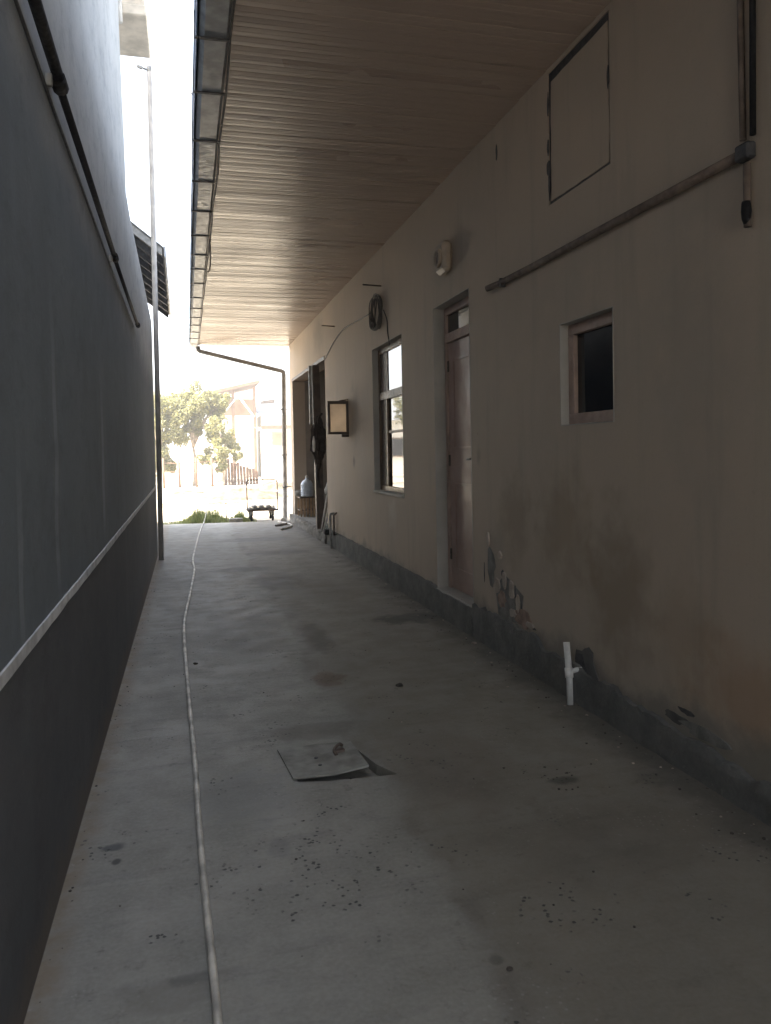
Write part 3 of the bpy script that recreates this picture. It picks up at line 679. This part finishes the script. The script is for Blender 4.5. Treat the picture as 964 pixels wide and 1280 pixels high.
# ragged cloth on the post
cg = thing('cloth_bundle', (2.2, 13.2, 1.5), 'dark ragged cloth bundle tied to the brown post in the open bay', 'cloth')
bm = bmesh.new(); bmesh.ops.create_icosphere(bm, subdivisions=4, radius=1)
for v in bm.verts:
    p = v.co.copy(); z = p.z
    tp = .55 + .45 * min(1, (z + 1) * 1.0) if z < 0 else 1 - .15 * z
    q = 1 + .45 * noise.noise(p * 2.3) + .4 * noise.noise(p * 6)
    v.co = Vector((2.20 + p.x * .13 * tp * q, 13.20 + p.y * .085 * tp * q, 1.66 + z * .46 + .04 * noise.noise(p * 4)))
obj('cloth', bm, M['cloth'], cg)
tube('cord', [(2.27, 13.2, 2.16), (2.20, 13.15, 2.08), (2.2, 13.17, 1.9)], .02, M['cloth'], cg, 6, 4)
tube('cloth_tail', [(2.2, 13.18, 1.3), (2.17, 13.17, 1.12), (2.19, 13.16, .96), (2.21, 13.17, .88)], [.05, .045, .04, .035, .03, .025, .028, .02, .022, .02, .016, .012, .01], M['cloth'], cg, 7, 4)
bm = bmesh.new(); add_lathe(bm, [(.012, 1.50), (.022, 1.53), (.024, 1.68), (.012, 1.74), (.008, 1.77)], (2.10, 13.08, 0), 12)
rebase(tag(obj('plastic_bottle', bm, M['white_pvc']), 'white plastic bottle tucked in the dark cloth on the post', 'bottle'), (2.155, 13.1, 1.46))
for k, (dx, lab) in enumerate(((0, 'pale thin stick leaning in the bay, left one'), (.05, 'pale thin stick leaning in the bay, middle one'), (.10, 'pale thin stick leaning in the bay, right one'))):
    o = tube('leaning_stick', [(2.14 + dx * .8, 12.75, .19), (2.22 + dx, 12.55, .80 - .06 * k)], .012, M['white_pvc'], None, 6)
    rebase(tag(o, lab, 'stick', 'sticks leaning in the open bay'), (2.24 + dx, 12.62, .18))
bm = bmesh.new(); add_lathe(bm, [(.02, 0), (.06, .01), (.07, .08), (.04, .13), (.02, .2)], (2.25, 12.6, .80), 12)
rebase(tag(obj('plastic_funnel', bm, M['white_pvc']), 'small white funnel hanging above the leaning sticks', 'funnel'), (2.25, 12.6, .8))

# ------------------------------------------------------------------ the building on the left
XL = -0.46
lb = thing('neighbour_building', (XL, 4, 0), 'tall grey rendered neighbouring building walling the left side of the alley', 'building')
bm = bmesh.new()
prof = [(-6.0, .87), (12.0, 1.014), (12.0, 3.46), (7.62, 3.72), (7.15, 3.80), (7.10, 4.2), (6.78, 5.24), (6.66, 6.4), (-6.0, 6.4)]
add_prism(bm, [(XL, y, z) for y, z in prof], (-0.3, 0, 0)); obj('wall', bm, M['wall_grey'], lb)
bm = bmesh.new(); add_prism(bm, [(XL + .002, -6, -.1), (XL + .002, 12.003, -.1), (XL + .002, 12.003, 1.01), (XL + .002, -6, .866)], (-.302, 0, 0)); obj('lower_wall', bm, M['wall_dark'], lb)
bm = bmesh.new(); rr = []
for y in steps(-6, 11.998, .08):
    a = .008 * noise.noise(Vector((y * 3, 0, 0))) + .005 * noise.noise(Vector((y * 13, 2, 0))); b = .008 * noise.noise(Vector((y * 3, 5, 0))) + .005 * noise.noise(Vector((y * 13, 8, 0)))
    rr.append([bm.verts.new(p) for p in ((XL - .2, y, .92 + .008 * y), (XL + .006, y, .918 + .008 * y + .5 * b), (XL + .006, y, .954 + .008 * y + .5 * a), (XL - .2, y, .955 + .008 * y))])
for a, b in zip(rr, rr[1:]):
    for k in range(4): bm.faces.new((a[k], a[(k + 1) % 4], b[(k + 1) % 4], b[k]))
bm.faces.new(rr[0]); bm.faces.new(rr[-1][::-1]); obj('mortar_stripe', bm, M['stripe'], lb)
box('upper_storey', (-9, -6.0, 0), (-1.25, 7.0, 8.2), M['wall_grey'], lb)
box('shade_wing', (-9, 7.0, 0), (-1.25, 17.0, 8.2), M['whitewash'], lb)  # unseen mass, added and sized to shade the alley and the pole
# balcony-like overhang high at the corner
bc = box('balcony', (-1.25, 7.55, 5.56), (-0.26, 8.35, 5.66), M['concrete_beige'], lb, .01, label='beige balcony corner high up')
box('parapet', (-0.36, 7.58, 5.66), (-0.28, 8.32, 6.5), M['concrete_beige'], bc); box('parapet', (-1.25, 7.56, 5.66), (-0.36, 7.64, 6.5), M['concrete_beige'], bc)
tube('drain_pipe', [(-0.50, 7.50, 5.45), (-0.50, 7.50, 5.95), (-0.28, 7.50, 6.02)], .03, M['white_pvc'], bc, 10)
box('ledge', (-0.60, 7.50, 5.86), (-0.24, 7.555, 5.90), M['whitewash'], bc)
# eave carried by the added shade wing, beyond the end of the alley wall
aw = thing('side_eave', (-1.0, 14.8, 5.2), 'dark eave with rafters beyond the end of the left wall, behind the pole', 'eave')
def eave_prism(bm, y0, y1, za, zb, da, db, x0=-1.249, x1=-.26):
    vs = [bm.verts.new(p) for p in ((x0, y0, za), (x1, y0, zb), (x1, y0, zb - db), (x0, y0, za - da), (x0, y1, za - .3), (x1, y1, zb - .3), (x1, y1, zb - db - .3), (x0, y1, za - da - .3))]
    for f in ((0, 1, 2, 3), (7, 6, 5, 4), (0, 4, 5, 1), (1, 5, 6, 2), (2, 6, 7, 3), (3, 7, 4, 0)): bm.faces.new([vs[q] for q in f])
bm = bmesh.new(); eave_prism(bm, 12.2, 16.25, 5.42, 4.635, .03, .03); obj('roof_sheet', bm, M['awning'], aw)
for i, y in enumerate(steps(12.22, 16.1, .48)):
    q = .3 * (y - 12.2) / 4.05; bm = bmesh.new(); x0_, x1_ = -1.249, -.29
    add_prism(bm, [(x0_, y, 5.388 - q), (x1_, y, 4.628 - q), (x1_, y, 4.52 - q), (x0_, y, 5.26 - q)], (0, .06, 0)); obj('rafter', bm, M['steel'] if i == 0 else M['strap'], aw)
bm = bmesh.new(); eave_prism(bm, 12.18, 16.27, 4.66, 4.64, .16, .16, -.262, -.235); obj('eave_board', bm, M['gutter'], aw)

# black pipe along the left wall
pl = thing('black_pipe', (-.43, 5, 2.8), 'black pipe sloping slightly along the upper left wall', 'pipe')
tube('pipe', [(-.425, 0.5, 3.02), (-.425, 2.6, 2.925), (-.425, 3.12, 2.895)], .021, M['black'], pl, 10)
tube('pipe', [(-.43, 3.10, 2.893), (-.428, 5.37, 2.80)], .016, M['black'], pl, 10)
tube('pipe', [(-.43, 5.36, 2.80), (-.43, 7.8, 2.75)], .014, M['black'], pl, 8)
for y, z, r_ in ((3.12, 2.893, .030), (5.37, 2.80, .025), (7.8, 2.75, .022)):
    tube('coupling', [(-.428, y - .04, z + .001), (-.428, y + .04, z - .001)], r_, M['black'], pl, 10)
for y, z in ((3.0, 2.845), (5.3, 2.77)):
    box('pipe_bracket', (-.459, y, z - .015), (-.435, y + .02, z + .03), M['steel'], pl, .003)
tube('thin_cable', [(-.452, .5, 2.93), (-.452, 2.5, 2.835), (-.452, 3.1, 2.80), (-.452, 5.3, 2.735), (-.452, 7.6, 2.70)], .006, M['strap'], pl, 6)

# tall pole
tp = thing('tall_pole', (-.39, 11.45, 0), 'tall thin steel pole standing by the end of the left wall', 'pole')
tube('shaft', [(-.395, 11.45, 0), (-.385, 11.45, 3), (-.38, 11.45, 6.88)], [.037, .036, .035], M['pole'], tp, 12)
bm = bmesh.new(); add_tube(bm, [(-.38, 11.45, 6.86), (-.38, 11.45, 6.96)], .035, 8); add_tube(bm, [(-.38, 11.45, 6.90), (-.46, 11.45, 6.93)], .016, 6); add_tube(bm, [(-.47, 11.45, 6.925), (-.54, 11.45, 6.955)], .026, 6)
obj('insulator', bm, M['steel'], tp)
wr = thing('overhead_wire', (.22, 11.45, 6.6), 'thin overhead wire with a small dark connector left of the gutter', 'wire')
tube('wire', [(-.38, 11.45, 6.9), (.0, 11.5, 6.72), (.22, 11.45, 6.63), (.9, 11.4, 6.5), (3.6, 11.4, 5.02)], .0025, M['steel'], wr, 5, 4)
tube('connector', [(.19, 11.45, 6.65), (.26, 11.45, 6.615)], .025, M['strap'], wr, 8)

# ------------------------------------------------------------------ on the slab
lid = thing('manhole_lid', (.6, 3.68, 0), 'square concrete manhole lid sitting crooked over its hole in the slab', 'manhole lid')
bm = bmesh.new(); add_prism(bm, [(.402, 3.862, .001), (.432, 3.50, .001), (.62, 3.482, .004), (.79, 3.50, .017), (.775, 3.85, .005), (.60, 3.872, .002)], (0, 0, .009)); 
bmesh.ops.triangulate(bm, faces=[f for f in bm.faces if len(f.verts) > 4]); obj('slab', bm, M['lid'], lid)
bm = bmesh.new(); add_tube(bm, catmull([(.672, 3.69, .015), (.665, 3.72, .028), (.70, 3.78, .032), (.72, 3.80, .018)], 5), .008, 7); add_lathe(bm, [(.03, .012), (.028, .020), (.01, .022)], (.695, 3.745, 0), 10); obj('lifting_ring', bm, M['rust'], lid)
bm = bmesh.new(); add_lathe(bm, [(.010, .008), (.009, .015)], (.57, 3.69, 0), 8); add_lathe(bm, [(.010, .008), (.009, .015)], (.575, 3.60, 0), 8); obj('bolt', bm, M['strap'], lid)

HP = [(.045, 1.6), (.04, 2.05), (.03, 2.39), (.012, 3.0), (-.002, 3.87), (-.03, 4.92), (-.062, 6.42), (-.06, 7.2), (-.02, 8.18), (.05, 10.11), (.045, 10.7), (.04, 11.27), (.085, 12.5), (.14, 13.87), (.20, 15.2), (.27, 16.63), (.30, 17.0)]
pts = [(x, y, .0135) for x, y in HP] + [(.33, 17.3, .05), (.38, 17.7, .18), (.42, 17.95, .26)]
hs = rebase(tag(tube('hose', pts, .0125, M['hose'], None, 8, 6), 'long cream garden hose lying down the alley into the grass', 'hose'), (.045, 1.6, 0))
o = tube('hose_offcut', [(1.72, 14.9, .02), (1.95, 15.3, .02), (2.02, 15.8, .02), (1.92, 16.3, .02), (1.85, 16.6, .02)], .02, M['hose'], None, 8, 5)
rebase(tag(o, 'short bent piece of pale hose on the slab below the downpipe', 'hose'), (1.9, 15.5, 0))
o = tube('hose_offcut', [(1.70, 15.7, .022), (1.85, 15.85, .022), (2.0, 16.1, .022)], .02, M['rust'], None, 8, 4)
rebase(tag(o, 'short brown pipe piece on the slab left of the pale hose piece', 'pipe'), (1.85, 15.85, 0))

# scattered crumbs and chips
bm = bmesh.new(); r3 = random.Random(11)
def chip(x, y, s, z=0.0):
    h = s * r3.uniform(.3, .8); k = r3.randint(4, 6); a0 = r3.random() * 6
    add_prism(bm, [(x + s * r3.uniform(.6, 1) * math.cos(a0 + 2 * math.pi * i / k), y + s * r3.uniform(.6, 1) * math.sin(a0 + 2 * math.pi * i / k), z - .001) for i in range(k)], (0, 0, h))
for _ in range(140): chip(2.16 - abs(r3.gauss(0, .13)), r3.uniform(2.3, 12), r3.uniform(.002, .009))
for _ in range(90): chip(r3.uniform(-.4, 2.1), 1.8 + abs(r3.gauss(0, 4)), r3.uniform(.002, .006))
for _ in range(50): chip(-.44 + abs(r3.gauss(0, .03)), r3.uniform(2, 11), r3.uniform(.002, .007))
for _ in range(26): chip(r3.gauss(1.6, .1), r3.gauss(3.14, .1), r3.uniform(.003, .008))
tag(obj('floor_crumbs', bm, M['debris']), 'small dark crumbs and chips scattered over the alley slab', 'debris', kind='stuff')
bm = bmesh.new()
for _ in range(60): chip(2.15 - abs(r3.gauss(0, .10)), r3.uniform(2.5, 10), r3.uniform(.003, .010))
for _ in range(40): chip(r3.uniform(-.3, 2.0), r3.uniform(2, 9), r3.uniform(.002, .005))
tag(obj('plaster_crumbs', bm, M['peel']), 'pale plaster crumbs fallen along the foot of the right wall', 'debris', kind='stuff')
for (x, y, s, lab) in ((1.27, 4.70, .018, 'small dark stone on the slab right of the hose'), (.86, 2.03, .008, 'dark pebble on the slab near the bottom of the picture'), (.02, 5.65, .013, 'small dark pebble beside the hose'), (2.10, 5.55, .016, 'pale stone chip on the slab by the plinth')):
    bm = bmesh.new(); bmesh.ops.create_icosphere(bm, subdivisions=2, radius=s)
    for v in bm.verts: v.co = Vector((v.co.x * 1.3, v.co.y, v.co.z * .6)) * (1 + .5 * noise.noise(v.co * 60 + Vector((x, y, 0)))) + Vector((x, y, s * .5))
    rebase(tag(obj('pebble', bm, M['peel'] if 'pale' in lab else M['debris']), lab, 'stone'), (x, y, 0))

# ------------------------------------------------------------------ hand cart
ct = thing('platform_trolley', (1.61, 17.55, 0), 'platform trolley with thin hoop handle parked at the end of the slab', 'trolley')
Y0, Y1 = 17.36, 18.0; Z = -.02
box('deck', (1.27, Y0, .20), (1.94, Y1, .235), M['wood_dark'], ct, .004)
bm = bmesh.new(); add_tube(bm, [(1.275, Y0 + .04, .20), (1.265, Y0 + .03, .55), (1.262, Y0 + .02, .84), (1.275, Y0 + .02, .885), (1.31, Y0 + .02, .905), (1.89, Y0 + .02, .90), (1.925, Y0 + .02, .88), (1.938, Y0 + .02, .84), (1.94, Y0 + .03, .55), (1.945, Y0 + .04, .20)], .013, 8)
obj('hoop_handle', bm, M['brown_steel'], ct)
for x in (1.36, 1.83):
    for y in (Y0 + .05, Y1 - .08):
        bm = bmesh.new(); add_box(bm, (x - .035, y - .02, .10), (x + .035, y + .05, .20), bev=.004); f_ = obj('fork', bm, M['steel'], ct)
        bm = bmesh.new(); add_lathe(bm, [(.05, -.024), (.074, -.022), (.080, 0), (.074, .022), (.05, .024)], (x, y + .01, .055), 16, 'X'); obj('wheel', bm, M['black'], ct)
rr4 = random.Random(5)
ld = thing('egg_tray_stack', (1.61, 17.6, .236), 'crumpled grey trays with wavy edges lying on the trolley', 'trays')
for k in range(3):
    bm = bmesh.new(); g = [[bm.verts.new((1.30 + i * .031 + .01 * k, Y0 + .02 + j * .06, .252 + .032 * k + .012 * math.sin(i * 1.25 + k) + .012 * rr4.random())) for i in range(20)] for j in range(9)]
    fs = [bm.faces.new((g[j][i], g[j][i + 1], g[j + 1][i + 1], g[j + 1][i])) for j in range(8) for i in range(19)]
    bmesh.ops.solidify(bm, geom=fs, thickness=.008)
    obj('tray', bm, M['tray'], ld)

# ------------------------------------------------------------------ grass at the slab end
bm = bmesh.new(); r5 = random.Random(21)
def blade(x, y, h, w):
    a = r5.uniform(0, 6.28); l = r5.uniform(.1, .5) * h; dx, dy = math.cos(a), math.sin(a); z0 = gz(x, y) - .01
    px, py = -dy * w, dx * w
    v = [bm.verts.new(p) for p in ((x - px, y - py, z0), (x + px, y + py, z0), (x + dx * l * .35 + px * .7, y + dy * l * .35 + py * .7, z0 + h * .6), (x + dx * l * .35 - px * .7, y + dy * l * .35 - py * .7, z0 + h * .6), (x + dx * l, y + dy * l, z0 + h))]
    bm.faces.new((v[0], v[1], v[2], v[3])); bm.faces.new((v[3], v[2], v[4]))
def gdens(x, y):
    c1 = math.exp(-((x - .33) / .42) ** 2 - ((y - 18.1) / .6) ** 2); c2 = math.exp(-((x - 1.12) / .2) ** 2 - ((y - 17.9) / .4) ** 2)
    return c1, c2
cnt = 0
while cnt < 9000:
    x = r5.uniform(-1.4, 1.5); y = 17.25 + abs(r5.gauss(0, .65))
    c1, c2 = gdens(x, y); q = .35 * math.exp(-(y - 17.3) / .7) + c1 + .7 * c2
    if y < 17.36 - .13 * x or r5.random() > q: continue
    h = (.07 + .42 * c1 + .2 * c2) * (r5.uniform(.3, .9) if r5.random() < .8 else r5.uniform(.9, 1.35)) * (.7 + .8 * noise.noise(Vector((x * 4, y * 4, 0)))); blade(x, y, max(.03, h), r5.uniform(.003, .008)); cnt += 1
for _ in range(2500): blade(r5.uniform(-9, 9), 20 + abs(r5.gauss(0, 7)), r5.uniform(.03, .09), .008)
tag(obj('grass', bm, M['grass'], recalc=False), 'clump of green grass growing at the end of the slab', 'grass', kind='stuff')
o = box('paving_offcut', (.86, 17.32, -.03), (1.16, 17.5, .06), M['lid'], None, .008); rebase(tag(o, 'small pale concrete block in the grass beside the trolley', 'block'), (1, 17.4, -.03))
o = tube('stake', [(.82, 17.75, -.05), (.82, 17.75, .40)], .013, M['wood_dark'], None, 7); rebase(tag(o, 'short dark stake standing in the grass', 'stake'), (.82, 17.75, -.05))

# ------------------------------------------------------------------ background yard
def heap(name, x, y, rx, ry, h, mat, label, cat, seed, z0=-.1, group=None):
    bm = bmesh.new(); nr, na = 8, 36; rings = []
    for i in range(nr + 1):
        t = i / nr; ring = []
        for k in range(na):
            a = 2 * math.pi * k / na; q = 1 + .25 * noise.noise(Vector((math.cos(a) * 1.5, math.sin(a) * 1.5, seed)))
            zz = h * (1 - t * t) * (1 + .5 * noise.noise(Vector((x + math.cos(a) * t * 3, math.sin(a) * t * 3, seed * 2))))
            ring.append(bm.verts.new((x + rx * t * q * math.cos(a), y + ry * t * q * math.sin(a), z0 + max(0, zz))))
        rings.append(ring)
    for a, b in zip(rings[1:], rings[2:]):
        for k in range(na): bm.faces.new((a[k], b[k], b[(k + 1) % na], a[(k + 1) % na]))
    bm.faces.new(rings[1])
    for v in rings[0]: bm.verts.remove(v)
    return rebase(tag(obj(name, bm, mat), label, cat, group), (x, y, z0))
g = 'low heaps of dry soil and litter in the yard'
heap('soil_heap', 1.9, 27, 1.9, .8, .34, M['rubble'], 'low brown heap of soil and litter behind the trolley', 'heap', 1, group=g)
heap('soil_heap', -.2, 30, 1.2, .5, .22, M['rubble'], 'low brown soil streak behind the grass near the pole', 'heap', 2, group=g)
heap('soil_heap', .9, 24, 1.0, .5, .14, M['rubble'], 'flat brown litter patch right behind the grass clump', 'heap', 3, group=g)
heap('soil_heap', 3.6, 32, 1.6, .7, .4, M['rubble'], 'brown soil heap beside the downpipe in the yard', 'heap', 4, group=g)

def leaf_cloud(bm, c, r, n, s, rn):
    for _ in range(n):
        while True:
            p = Vector((rn.uniform(-1, 1), rn.uniform(-1, 1), rn.uniform(-1, 1)))
            if .35 < p.length < 1: break
        p = Vector((c[0] + p.x * r[0], c[1] + p.y * r[1], c[2] + p.z * r[2]))
        u = Vector((rn.gauss(0, 1), rn.gauss(0, 1), rn.gauss(0, 1))).normalized(); v = u.orthogonal().normalized()
        q = s * rn.uniform(.6, 1.3)
        bm.faces.new([bm.verts.new(p + u * q), bm.verts.new(p + v * q * .45), bm.verts.new(p - u * q), bm.verts.new(p - v * q * .45)])
def tree(x, y, h, clumps, label, seed, leaf=.09, n=420, group='trees at the back of the yard'):
    rn = random.Random(seed); t = thing('tree', (x, y, -.05), label, 'tree', group)
    tube('trunk', [(x, y, -.1), (x + .08, y, h * .25), (x - .05, y + .05, h * .5), (x + .05, y, h * .8)], [.09, .085, .08, .078, .075, .07, .065, .06, .055, .05, .05, .045, .04], M['bark'], t, 8, 4)
    bm = bmesh.new()
    for c in clumps: add_tube(bm, catmull([(x, y, h * .4), ((x + c[0]) / 2, (y + c[1]) / 2, (h * .5 + c[2]) / 2 + .2), c[:3]], 4), [.07, .065, .06, .055, .05, .04, .035, .03, .02], 6)
    obj('limb', bm, M['bark'], t)
    bm = bmesh.new()
    for c in clumps:
        for k in range(7):
            o_ = [rn.gauss(0, .45) * c[3] for _ in range(3)]
            leaf_cloud(bm, (c[0] + o_[0], c[1] + o_[1], c[2] + o_[2] * .8), [c[3] * rn.uniform(.3, .55)] * 3, n // 7, leaf, rn)
    obj('crown', bm, M['leaf'], t, recalc=False)
tree(-1.3, 38, 4.4, [(-1.5, 38, 3.7, 1.0), (-.8, 38.2, 3.9, .9), (-1.6, 38, 2.7, .9), (-.9, 37.8, 3.1, .8), (-1.3, 38, 1.9, .8), (-.3, 38, 3.4, .8), (-.7, 38, 2.3, .7), (-1.6, 37.6, 1.1, .7), (-1.0, 37.7, 1.0, .5)], 'tree with yellowish leaves at the left of the yard by the pole', 1, n=1900, leaf=.075)
tree(.3, 38.5, 4.6, [(.1, 38.5, 4.2, .8), (.8, 38.5, 4.0, .8), (.4, 38.3, 3.5, .7), (1.3, 38.4, 3.5, .7), (-.2, 38.5, 3.3, .7), (1.7, 38.4, 3.9, .5), (1.1, 38.4, 2.7, .6), (.1, 38.4, 2.8, .5)], 'taller tree in the middle of the yard trees before the barn roof', 2, n=1700, leaf=.075)
tree(1.6, 37.5, 3.0, [(1.6, 37.5, 1.0, .5), (1.0, 37.5, 1.3, .45), (1.5, 37.5, 2.9, .6), (1.3, 37.5, 2.2, .5), (2.0, 37.5, 2.1, .55), (1.8, 37.4, 1.4, .5), (2.3, 37.4, 1.5, .4)], 'small thin tree before the board fence', 3, n=1000, leaf=.07)
tree(-6.5, 34, 5.2, [(-6.5, 34, 4.4, 1.3), (-5.6, 34, 3.6, 1.2), (-7.5, 34, 3.4, 1.2)], 'broad tree hidden far left behind the wall', 4, n=900, leaf=.12)
tree(-13, 42, 6, [(-13, 42, 5, 1.7), (-12, 42, 3.8, 1.5), (-14.5, 42, 4, 1.6)], 'large tree far left beyond the yard', 5, n=900, leaf=.14)

# rounded pale tarp shelter
bm = bmesh.new(); pr = [(-1.25, 0.0), (-1.15, .7), (-.85, 1.5), (-.35, 2.2), (.3, 2.65), (.8, 2.75), (1.25, 2.3), (1.45, 1.3), (1.5, 0)]
add_prism(bm, [(x, 41, z - .1) for x, z in pr], (0, 4, 0)); rebase(tag(obj('tarp_shelter', bm, M['tarp']), 'pale rounded tarpaulin shelter glaring behind the trees', 'shelter'), (0, 41, -.1))

# open-fronted barn
bn = thing('barn', (3, 50, 0), 'old barn with a tilted brown roof and open gable behind the trees', 'barn')
box('wall', (1.4, 50.6, -.1), (4.3, 54, 4.1), M['whitewash'], bn)
bm = bmesh.new(); add_prism(bm, [(1.1, 49.6, 5.15), (4.6, 49.6, 5.98), (4.6, 49.6, 6.15), (1.1, 49.6, 5.35)], (0, 5, 0)); obj('roof', bm, M['barn_wood'], bn)
box('back_wall', (1.5, 53.5, 4.1), (4.3, 53.8, 5.2), M['mud_wall'], bn)
for x in (1.6, 2.9, 4.25): box('post', (x - .09, 49.9, -.1), (x + .09, 50.08, 5.2 + (x - 1.6) * .22), M['barn_wood'], bn)
box('gable_infill', (1.7, 50.55, 3.95), (4.2, 50.62, 5.0), M['mud_wall'], bn)
bm = bmesh.new(); add_tube(bm, [(3.2, 49.8, 5.2), (4.2, 49.8, 3.8)], .07, 6); add_tube(bm, [(3.0, 49.85, 4.9), (2.0, 49.85, 3.7)], .05, 6); obj('brace', bm, M['whitewash'], bn)
# grey-roofed house
gh = thing('grey_roof_house', (6, 50, 0), 'whitewashed low house with a grey roof and brown fascia behind the downpipe', 'house')
box('wall', (4.7, 50.2, -.1), (10, 54, 3.0), M['whitewash'], gh)
bm = bmesh.new(); add_prism(bm, [(4.5, 49.9, 3.9), (4.5, 54.5, 4.6), (4.5, 54.5, 4.7), (4.5, 49.9, 4.0)], (6, 0, 0)); obj('roof', bm, M['roof_sheet'], gh)
box('upper_wall', (4.7, 50.3, 3.28), (10, 54, 3.95), M['whitewash'], gh); box('fascia', (4.6, 49.8, 3.02), (10.2, 50.2, 3.26), M['barn_wood'], gh)
for x in (5.3, 6.9): 
    f_ = box('window', (x, 50.17, 1.9), (x + .9, 50.25, 2.85), M['wood_pale'], gh); box('pane', (x + .1, 50.15, 2.0), (x + .8, 50.169, 2.75), M['mud_wall'], f_)
bm = bmesh.new(); add_prism(bm, [(4.7, 50.6, 4.72), (5.6, 50.6, 4.75), (5.65, 50.6, 5.0), (4.8, 50.6, 4.88)], (0, .9, 0)); obj('roof_vent', bm, M['brown_steel'], gh)
# board fence and posts
fn = thing('board_fence', (2.3, 38.6, 0), 'leaning weathered board fence beyond the trolley', 'fence')
for k in range(11):
    x = 1.75 + k * .15; top = 1.25 - .06 * k + rr4.uniform(-.08, .08)
    box('board', (x, 38.6, -.05), (x + .125, 38.63, top), M['barn_wood'], fn, rot=Matrix.Rotation(R(rr4.uniform(-3, 3)), 3, 'Y'))
wf = thing('wire_fence', (0, 37, 0), 'sagging wire fence with crooked wooden posts at the left of the yard', 'fence')
for x in (-1.05, -.35, .4, 1.1):
    tube('fence_post', [(x, 36.5, -.1), (x + rr4.uniform(-.05, .05), 36.5, 1.35)], .055, M['barn_wood'], wf, 7)
for z in (.75, 1.15): tube('rail', [(-1.4, 36.5, z), (-.3, 36.5, z - .06), (1.4, 36.5, z + .02)], .022, M['barn_wood'], wf, 6)
yp = thing('yard_pole', (2.79, 30, -.05), 'thin dark pole with a short arm standing in the bright yard', 'pole')
tube('shaft', [(2.80, 30, -.1), (2.80, 30, 1.2), (2.77, 30, 2.46)], [.035, .03, .025], M['pole'], yp, 8)
tube('arm', [(2.77, 30, 2.44), (2.5, 30, 2.48), (2.28, 30, 2.54)], .022, M['steel'], yp, 6)
# boundary wall and farther houses close the yard on both sides
for i, (x0, x1, y0, h, lab) in enumerate(((-16, -2.2, 47, 3.4, 'long pale house far left behind the yard trees'), (11, 24, 44, 3.6, 'pale house far right of the yard behind the garage'))):
    b_ = thing('yard_house', ((x0 + x1) / 2, y0, 0), lab, 'house')
    box('wall', (x0, y0, -.1), (x1, y0 + 6, h), M['whitewash'], b_)
    bm = bmesh.new(); add_prism(bm, [(x0 - .3, y0 - .4, h), (x0 - .3, y0 + 3, h + 1.6), (x0 - .3, y0 + 6.4, h)], (x1 - x0 + .6, 0, 0)); obj('roof', bm, M['roof_sheet'], b_)
    for k in range(4): f_ = box('window', (x0 + 1.2 + k * 3, y0 - .05, 1.1), (x0 + 2.3 + k * 3, y0 - .001, 2.3), M['wood_frame'], b_); box('pane', (x0 + 1.28 + k * 3, y0 - .06, 1.18), (x0 + 2.22 + k * 3, y0 - .051, 2.22), M['glass'], f_)

# added scattering volume, stands in for veiling lens flare
bm = bmesh.new(); add_box(bm, (-305, -105, -1.06), (305, 405, 12.0))
hz = obj('flare_veil', bm, M['tarp']); hz.data.materials.clear()
hm = bpy.data.materials.new('flare_volume'); hm.use_nodes = True; ht = hm.node_tree; ht.nodes.clear()
pv_ = ht.nodes.new('ShaderNodeVolumePrincipled'); pv_.inputs['Color'].default_value = (0.95, 0.93, 0.9, 1); pv_.inputs['Density'].default_value = 0.0045; pv_.inputs['Anisotropy'].default_value = 0.3
oo = ht.nodes.new('ShaderNodeOutputMaterial'); ht.links.new(pv_.outputs[0], oo.inputs['Volume']); hz.data.materials.append(hm)
hz['kind'] = 'stuff'; hz['label'] = 'added pale volume standing in for lens flare over the yard'; hz['category'] = 'flare_veil'
